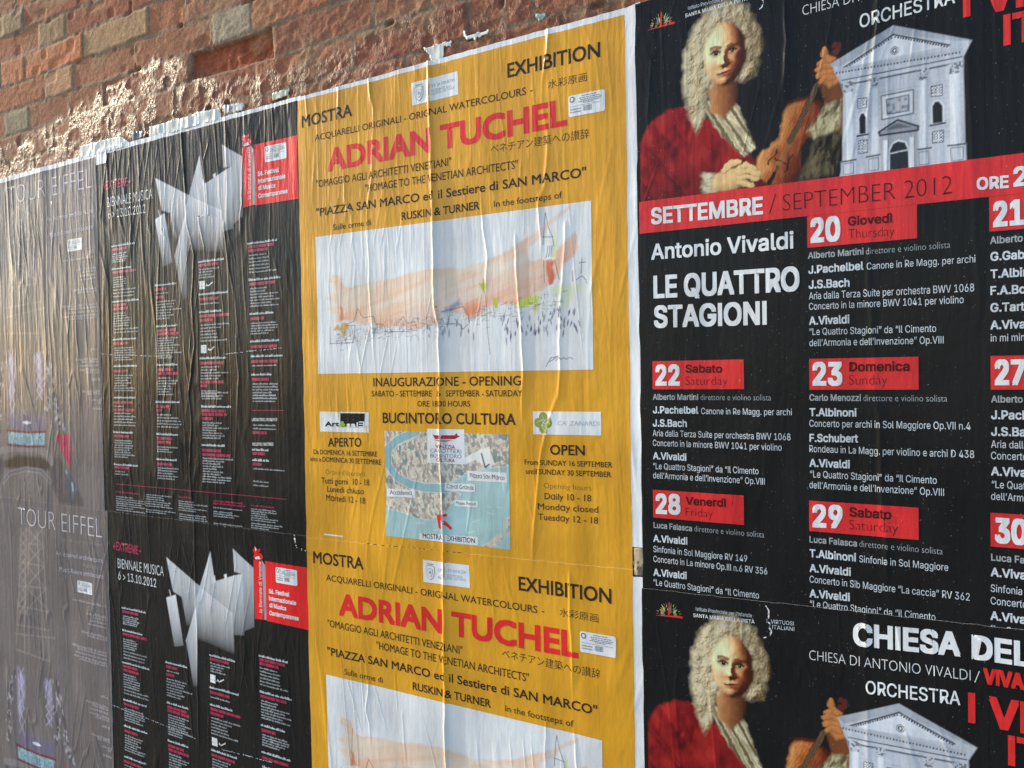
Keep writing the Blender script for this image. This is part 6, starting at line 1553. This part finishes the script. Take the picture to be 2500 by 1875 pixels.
# worn white fold lines across the festival posters
def crease(pts, label, kind, layer, seed):
    V, F = [], []
    rnd = random.Random(seed)
    for a, b in zip(pts[:-1], pts[1:]):
        L_ = math.hypot(b[0] - a[0], b[1] - a[1]); n = max(2, int(L_ / .004))
        for k in range(n):
            if rnd.random() < .30: continue
            t0, t1 = k / n, (k + rnd.uniform(.5, 1.1)) / n; h = rnd.uniform(.0003, .0011)
            x0, z0 = a[0] + (b[0] - a[0]) * t0, a[1] + (b[1] - a[1]) * t0; x1, z1 = a[0] + (b[0] - a[0]) * t1, a[1] + (b[1] - a[1]) * t1
            j = rnd.gauss(0, .0006); n0 = len(V); V += [(x0, z0 + j - h), (x1, z1 + j - h), (x1, z1 + j + h), (x0, z0 + j + h)]; F.append((n0, n0 + 1, n0 + 2, n0 + 3))
    V = np.array(V); d = relief(kind, V[:, 0], V[:, 1])
    return V, F, d
for root, segs, layer in (([o for o in bpy.data.objects if o.name == 'festival_poster'][0], PL['crease_b'], 0.0), ([o for o in bpy.data.objects if o.name == 'festival_poster.001'][0], PL['crease_b2'], .0006)):
    Vs, Fs, n0 = [], [], 0
    for i, sg in enumerate(segs):
        V, F, d = crease(sg, '', 'b', layer, 40 + i); l = root.location
        Vs.append(np.stack([V[:, 0] - l.x, -(d + 5 * INK), V[:, 1] + EYE - l.z], 1)); Fs += [tuple(q + n0 for q in f) for f in F]; n0 += len(V)
    link_mesh('worn_fold', np.concatenate(Vs), Fs, [PM('pale')], [0] * len(Fs), None, root)

# ------------------------------------------------------------------ torn scraps of older paper on the wall
def scrap(name, pts, label, cat, group, cols, y, thick=0.0012, seed=0):
    pts = np.array(pts); x0, z0, x1, z1 = rect_of(pts); res = .0022
    cv = Canvas(x0 - .004, z0 - .004, x1 + .004, z1 + .004, res, cols[0])
    Xj = cv.X + .0016 * vn(cv.X * 240, cv.Z * 240, seed); Zj = cv.Z + .0016 * vn(cv.X * 240 + 7, cv.Z * 240, seed + 1)
    n = fbm(cv.X * 70, cv.Z * 70, seed + 2); keepX, keepZ = cv.X, cv.Z
    cv.X, cv.Z = Xj, Zj; m = cv.mask(pts, res); cv.X, cv.Z = keepX, keepZ
    for k, c in enumerate(cols[1:]): cv.mix((fbm(cv.X * 50, cv.Z * 50, seed + 5 + k) > .18) * .75, c)
    cv.mix(np.clip(.25 * n, 0, .2), C(150, 146, 140))
    co, fs, col = cv.flat(); keep = m.ravel() > .5
    fs = [tuple(int(i) for i in f) for f in fs if all(keep[i] for i in f)]
    if not fs: return
    used = sorted({i for f in fs for i in f}); rm = {u: q for q, u in enumerate(used)}
    c = co[used]; d = .0012 * vn(c[:, 0] * 60, c[:, 1] * 50, seed + 3) + .0008 * vn(c[:, 0] * 150, c[:, 1] * 40, seed + 4)
    l = Vector(((x0 + x1) / 2, -y, z0 + EYE))
    fr = np.stack([c[:, 0] - l.x, -d, c[:, 1] + EYE - l.z], 1); bk = fr.copy(); bk[:, 1] += thick; nv = len(used)
    F = [tuple(rm[i] for i in f) for f in fs]; ed = {}
    for f in F:
        for a, b in zip(f, f[1:] + f[:1]): ed[(a, b)] = ed.get((a, b), 0) + 1
    G = F + [(b, a, a + nv, b + nv) for a, b in ed if (b, a) not in ed]
    o = link_mesh(name, np.concatenate([fr, bk]), G, [PIC], [0] * len(G), np.concatenate([col[used], col[used]]), None)
    o.location = l
    return tag(o, label, cat, group)
SC = PL['scrap']; wh = C(200, 206, 212); sc_g = 'torn paper scraps stuck to the bricks'
names = ['Y-shaped torn white scrap standing on the top edge of the yellow poster', 'narrow torn pale strip with a ragged tail on the bricks above EXHIBITION', 'tiny torn greenish scrap near the top right end of the yellow poster',
         'small square pale scrap on the bricks above the black and yellow posters\' joint', 'long ragged white strip above the festival poster', 'small crumpled pale scrap right of the long white strip',
         'pointed white scrap where the brown and festival posters meet', 'short dark torn scrap just left of the long white strip']
cols = [(wh, C(176, 190, 200)), (wh, C(150, 176, 214)), (C(176, 200, 196), C(120, 150, 150)), (C(178, 184, 176),), (wh, C(176, 180, 190)), (C(176, 182, 190), C(90, 96, 120)), (wh,), (C(70, 78, 110), C(190, 200, 210))]
for i, (q, nm) in enumerate(zip(SC, names)): scrap('paper_scrap', q, nm, 'scrap', sc_g, cols[i], 0.0105 if i > 3 else 0.0065, seed=100 + 9 * i)
_w = PL['wmarg'][1]
scrap('paper_scrap', [(_w[0][0], _w[0][1] - .0005), (_w[1][0] + .003, _w[1][1]), (_w[3][0] + .003, _w[3][1]), (_w[2][0], _w[2][1] + .0005)], 'mottled brown and white scrap of an older poster showing between yellow and concert posters', 'scrap', None,
      (C(176, 160, 140), C(120, 84, 52), C(60, 56, 54)), 0.0098, seed=300)
scrap('paper_scrap', [(-1.398, -.360), (-1.394, -.361), (-1.393, -.385), (-1.386, -.396), (-1.362, -.396), (-1.362, -.399), (-1.388, -.400), (-1.397, -.386)], 'thin curled white tear beside the lower yellow poster\'s top left corner', 'scrap', None, (C(214, 216, 222), C(150, 150, 156)), 0.0145, seed=320)

# ------------------------------------------------------------------ the brick wall
def brick_wall():
    def axis(lo, hi, a, b, fine, coarse):
        return np.concatenate([np.arange(lo, a, coarse), np.arange(a, b, fine), np.arange(b, hi + coarse, coarse)])
    xs = axis(-4.2, 1.8, -2.95, 0.10, .0034, .02); zs = axis(-EYE, 2.2, 0.55, 1.26, .0034, .02)
    X, Z = np.meshgrid(xs, zs)
    BED = [.498, .572, .645, .720, .793, .868, .945, 1.0135, 1.084, 1.157]
    PERP = {1: [-2.56, -2.42, -2.18, -2.04, -1.80, -1.55, -1.30, -1.06, -.93, -.70],
            2: [-2.62, -2.49, -2.20, -2.06, -1.79, -1.635, -1.501, -1.202, -.907, -.826, -.759, -.50, -.25],
            3: [-2.583, -2.447, -2.25, -2.093, -1.874, -1.730, -1.440, -1.145, -.998, -.72, -.58, -.30],
            4: [-2.62, -2.370, -2.226, -1.948, -1.651, -1.512, -1.26, -1.12, -.86, -.73],
            5: [-2.598, -2.465, -2.177, -1.887, -1.742, -1.508, -1.37, -1.1],
            6: [-2.70, -2.389, -2.254, -1.962, -1.82, -1.55, -1.3], 7: [-2.74, -2.463, -2.19, -2.05, -1.79, -1.65]}
    SPEC = {(4, -2.30): (158, 122, 98), (3, -2.51): (130, 120, 104), (4, -1.58): (144, 132, 118), (3, -1.58): (132, 72, 52), (6, -2.32): (134, 110, 90), (7, -2.6): (130, 112, 92), (5, -2.53): (160, 108, 84), (5, -2.3): (168, 108, 80), (5, -2.03): (150, 120, 96)}
    rec = {(3, -1.58): .013, (4, -2.1): .002, (3, -2.0): .003}
    wz = Z + .0022 * vn(X * 14, Z * 14, 51) + .0012 * vn(X * 60, Z * 60, 52)
    wx = X + .0022 * vn(X * 14 + 50, Z * 14, 53) + .0012 * vn(X * 60 + 50, Z * 60, 54)
    H = np.zeros(X.shape); M = np.zeros(X.shape); col = np.zeros(X.shape + (3,))
    course = np.digitize(wz, BED) - 1
    # courses beyond the measured ones repeat the same bond
    lowc = np.floor((wz - BED[0]) / .0735).astype(int); hic = 9 + np.floor((wz - BED[-1]) / .0735).astype(int)
    course = np.where(wz < BED[0], lowc, np.where(wz >= BED[-1], hic, course))
    mort = np.array(C(124, 104, 90))
    pal = [(140, 93, 74), (136, 86, 70), (142, 98, 79), (133, 85, 69), (138, 96, 79), (131, 87, 73), (145, 96, 76)]
    for c in np.unique(course):
        rows = course == c
        if 0 <= c < 9: z0, z1 = BED[c], BED[c + 1]
        elif c < 0: z0, z1 = BED[0] + c * .0735, BED[0] + (c + 1) * .0735
        else: z0, z1 = BED[-1] + (c - 9) * .0735, BED[-1] + (c - 8) * .0735
        rnd = random.Random(int(c) * 31 + 5)
        pp = list(PERP.get(int(c), []))
        if not pp: pp = [-2.7 + rnd.uniform(0, .12)]
        while pp[-1] < 2.0: pp.append(pp[-1] + rnd.choice((.255, .13, .26)) + rnd.uniform(-.008, .008))
        while pp[0] > -4.5: pp.insert(0, pp[0] - rnd.choice((.255, .13, .26)) + rnd.uniform(-.008, .008))
        pp = np.array(pp)
        xr, zr, Xo, Zo = wx[rows], wz[rows], X[rows], Z[rows]
        k = np.clip(np.digitize(xr, pp) - 1, 0, len(pp) - 2)
        d = np.minimum(np.minimum(xr - pp[k], pp[k + 1] - xr), np.minimum(zr - z0, z1 - zr))
        mid = (pp[k] + pp[k + 1]) / 2
        rr = np.array([random.Random(int(c) * 997 + int(q)).random() for q in range(len(pp))]); r2 = np.array([random.Random(int(c) * 577 + int(q) * 3).random() for q in range(len(pp))])
        bc = np.array([C(*pal[int(v * 6.99)]) for v in rr])
        dep = (r2 - .5) * .003
        for (cc, xm), cv_ in SPEC.items():
            if cc == c:
                j = int(np.digitize(xm, pp) - 1); bc[j] = C(*cv_)
        for (cc, xm), dv in rec.items():
            if cc == c: dep[int(np.digitize(xm, pp) - 1)] = -dv
        half = .0032 + .0018 * vn(Xo * 20, Zo * 20, 61)
        b = sst(half - .0018, half + .0045, d)
        rgh = .35 + .65 * sst(-2.0, -1.2, Xo); rough = (fbm(Xo * 55, Zo * 80, 63, 5) * .0026 + fbm(Xo * 12 + c, Zo * 16, 64) * .0022) * rgh
        er = np.clip(vn(Xo * 22, Zo * 26, 65) - .5, 0, 1) * .009               # spalled hollows
        tilt = (xr - mid) * (r2[k] - .5) * .03
        deep = (dep[k] < -.01)
        h = b * (.0024 + dep[k] + rough * (1 + 1.6 * deep) - er + tilt) + (1 - b) * (.0015 * fbm(Xo * 70, Zo * 70, 66) + .0015)
        # small open holes in the old mortar
        h -= (1 - b) * np.clip(vn(Xo * 30, Zo * 30, 68) - .62, 0, 1) * .04
        v = fbm(Xo * 26 + 5 * rr[k], Zo * 36, 67, 5)[:, None]; v2 = fbm(Xo * 150, Zo * 150, 69, 3)[:, None]
        cb = bc[k] * (1 + .20 * v + .22 * v2)
        stain = np.clip(fbm(Xo * 9, Zo * 14, 70) - .05, 0, 1)[:, None] * .75
        cb = cb * (1 - stain) + np.array(C(142, 126, 102)) * stain                  # lime bloom over some faces
        cm = mort * (1 + .3 * v + .2 * v2)
        e = sst(.25, .85, b)[:, None]
        H[rows] = h; M[rows] = b; col[rows] = cm * (1 - e) + cb * e
    # paste brushed past the posters' upper edge
    WX = [-4.2, -2.62, -2.38, -2.20, -2.11, -1.96, -1.90, -1.85, -1.76, -1.70, -1.63, -1.51, -1.43, -1.325, -1.236, -1.151, -1.062, -.996, -.884, -.6, -.55, 1.8]
    WZ = [.70, .697, .714, .745, .765, .800, .79, .812, .785, .74, .703, .692, .698, .684, .694, .722, .725, .719, .716, .715, .68, .66]
    lim = np.interp(X, WX, WZ) + .010 * fbm(X * 26, Z * 26, 71) + .010 * vn(X * 70, Z * 9, 72)
    wet = sst(.012, -.010, Z - lim)
    dry = np.clip(fbm(X * 34, Z * 30, 73) * 2.4 + .30, 0, 1)
    wet = wet * (1 - .7 * dry) * .88 * (1 - .25 * sst(-1.8, -1.0, X))
    smear = wet * sst(.25, .6, fbm(X * 16 + 3, Z * 22, 74) + .12)
    smooth = .0045
    H = H * (1 - .45 * wet) + .45 * wet * (smooth + .002 * fbm(X * 30, Z * 30, 75))    # paste fills the joints a little
    blob = wet * (np.clip(vn(X * 130, Z * 110, 76), 0, 1) ** 2 * .0012 + np.clip(vn(X * 60, Z * 22, 77), 0, 1) ** 3 * .0016)
    H = H + blob
    H = np.where(Z < .575, np.minimum(H, .004), H)
    n = X.shape; nz, nx = n
    V = np.stack([X.ravel(), -H.ravel() + 0.0, Z.ravel() + EYE], 1)
    i = np.arange(nx * nz).reshape(nz, nx)
    F = np.stack([i[:-1, :-1], i[:-1, 1:], i[1:, 1:], i[1:, :-1]], -1).reshape(-1, 4)
    me = bpy.data.meshes.new('brick_wall')
    me.vertices.add(len(V)); me.vertices.foreach_set('co', V.astype(np.float32).ravel())
    me.loops.add(F.size); me.loops.foreach_set('vertex_index', F.astype(np.int32).ravel())
    me.polygons.add(len(F)); me.polygons.foreach_set('loop_start', np.arange(0, F.size, 4, dtype=np.int32))
    me.polygons.foreach_set('use_smooth', np.ones(len(F), bool))
    a = me.color_attributes.new('col', 'FLOAT_COLOR', 'POINT')
    rgba = np.concatenate([np.clip(col.reshape(-1, 3), .01, .8), wet.reshape(-1, 1)], 1)
    a.data.foreach_set('color', rgba.astype(np.float32).ravel())
    me.update(calc_edges=True)
    m = bpy.data.materials.new('old_brick'); m.use_nodes = True; nt = m.node_tree; N = nt.nodes; L = nt.links; bs = N['Principled BSDF']
    at = N.new('ShaderNodeAttribute'); at.attribute_name = 'col'
    geo = N.new('ShaderNodeNewGeometry')
    nz1 = N.new('ShaderNodeTexNoise'); nz1.inputs['Scale'].default_value = 260; nz1.inputs['Detail'].default_value = 5; L.new(geo.outputs['Position'], nz1.inputs['Vector'])
    nz2 = N.new('ShaderNodeTexNoise'); nz2.inputs['Scale'].default_value = 120; nz2.inputs['Detail'].default_value = 3; L.new(geo.outputs['Position'], nz2.inputs['Vector'])
    mixc = N.new('ShaderNodeMix'); mixc.data_type = 'RGBA'; mixc.blend_type = 'MULTIPLY'; mixc.inputs['Factor'].default_value = 1
    g1 = N.new('ShaderNodeMapRange'); g1.inputs['From Min'].default_value = .3; g1.inputs['From Max'].default_value = .7; g1.inputs['To Min'].default_value = .72; g1.inputs['To Max'].default_value = 1.25
    L.new(nz1.outputs['Fac'], g1.inputs['Value']); L.new(at.outputs['Color'], mixc.inputs['A']); L.new(g1.outputs[0], mixc.inputs['B'])
    dark = N.new('ShaderNodeMix'); dark.data_type = 'RGBA'; dark.blend_type = 'MULTIPLY'; dark.inputs['B'].default_value = (.50, .40, .38, 1)
    L.new(at.outputs['Alpha'], dark.inputs['Factor']); L.new(mixc.outputs['Result'], dark.inputs['A']); L.new(dark.outputs['Result'], bs.inputs['Base Color'])
    rg = N.new('ShaderNodeMapRange'); rg.inputs['To Min'].default_value = .88; rg.inputs['To Max'].default_value = .30; L.new(at.outputs['Alpha'], rg.inputs['Value']); L.new(rg.outputs[0], bs.inputs['Roughness'])
    sp = N.new('ShaderNodeMapRange'); sp.inputs['To Min'].default_value = .2; sp.inputs['To Max'].default_value = .12; L.new(at.outputs['Alpha'], sp.inputs['Value']); L.new(sp.outputs[0], bs.inputs['Specular IOR Level'])
    b1 = N.new('ShaderNodeBump'); b1.inputs['Distance'].default_value = .003; b1.inputs['Strength'].default_value = .45; L.new(nz2.outputs['Fac'], b1.inputs['Height'])
    b2 = N.new('ShaderNodeBump'); b2.inputs['Distance'].default_value = .0012; b2.inputs['Strength'].default_value = .4; L.new(nz1.outputs['Fac'], b2.inputs['Height']); L.new(b1.outputs[0], b2.inputs['Normal']); 
    pm_ = N.new('ShaderNodeMapping'); pm_.inputs['Scale'].default_value = (1, 1, .7); L.new(geo.outputs['Position'], pm_.inputs['Vector'])
    nz3 = N.new('ShaderNodeTexNoise'); nz3.inputs['Scale'].default_value = 170; nz3.inputs['Detail'].default_value = 3; nz3.inputs['Distortion'].default_value = .8; L.new(pm_.outputs[0], nz3.inputs['Vector'])
    pw = N.new('ShaderNodeMath'); pw.operation = 'POWER'; pw.inputs[1].default_value = 5.0; L.new(nz3.outputs['Fac'], pw.inputs[0])
    b3 = N.new('ShaderNodeBump'); b3.inputs['Distance'].default_value = .008; L.new(pw.outputs[0], b3.inputs['Height']); L.new(at.outputs['Alpha'], b3.inputs['Strength']); L.new(b2.outputs[0], b3.inputs['Normal']); L.new(b3.outputs[0], bs.inputs['Normal'])
    me.materials.append(m)
    o = bpy.data.objects.new('brick_wall', me); COLL.objects.link(o)
    return tag(o, 'old red brick wall with grey mortar, wet paste glinting above the posters', 'wall')
brick_wall()

# ------------------------------------------------------------------ the pavement the wall stands on
me = bpy.data.meshes.new('pavement'); me.from_pydata([(-60, -60, 0), (60, -60, 0), (60, 0.3, 0), (-60, 0.3, 0)], [], [(0, 1, 2, 3)])
pm = bpy.data.materials.new('stone_paving'); pm.use_nodes = True; N = pm.node_tree.nodes; L = pm.node_tree.links
gp = N.new('ShaderNodeNewGeometry'); br = N.new('ShaderNodeTexBrick'); br.inputs['Scale'].default_value = 1.6; br.inputs['Color1'].default_value = (.16, .155, .15, 1); br.inputs['Color2'].default_value = (.20, .195, .185, 1); br.inputs['Mortar'].default_value = (.08, .08, .08, 1); br.inputs['Mortar Size'].default_value = .01
L.new(gp.outputs['Position'], br.inputs['Vector']); L.new(br.outputs['Color'], N['Principled BSDF'].inputs['Base Color']); N['Principled BSDF'].inputs['Roughness'].default_value = .8
me.materials.append(pm); o = bpy.data.objects.new('pavement', me); COLL.objects.link(o); tag(o, kind='structure')
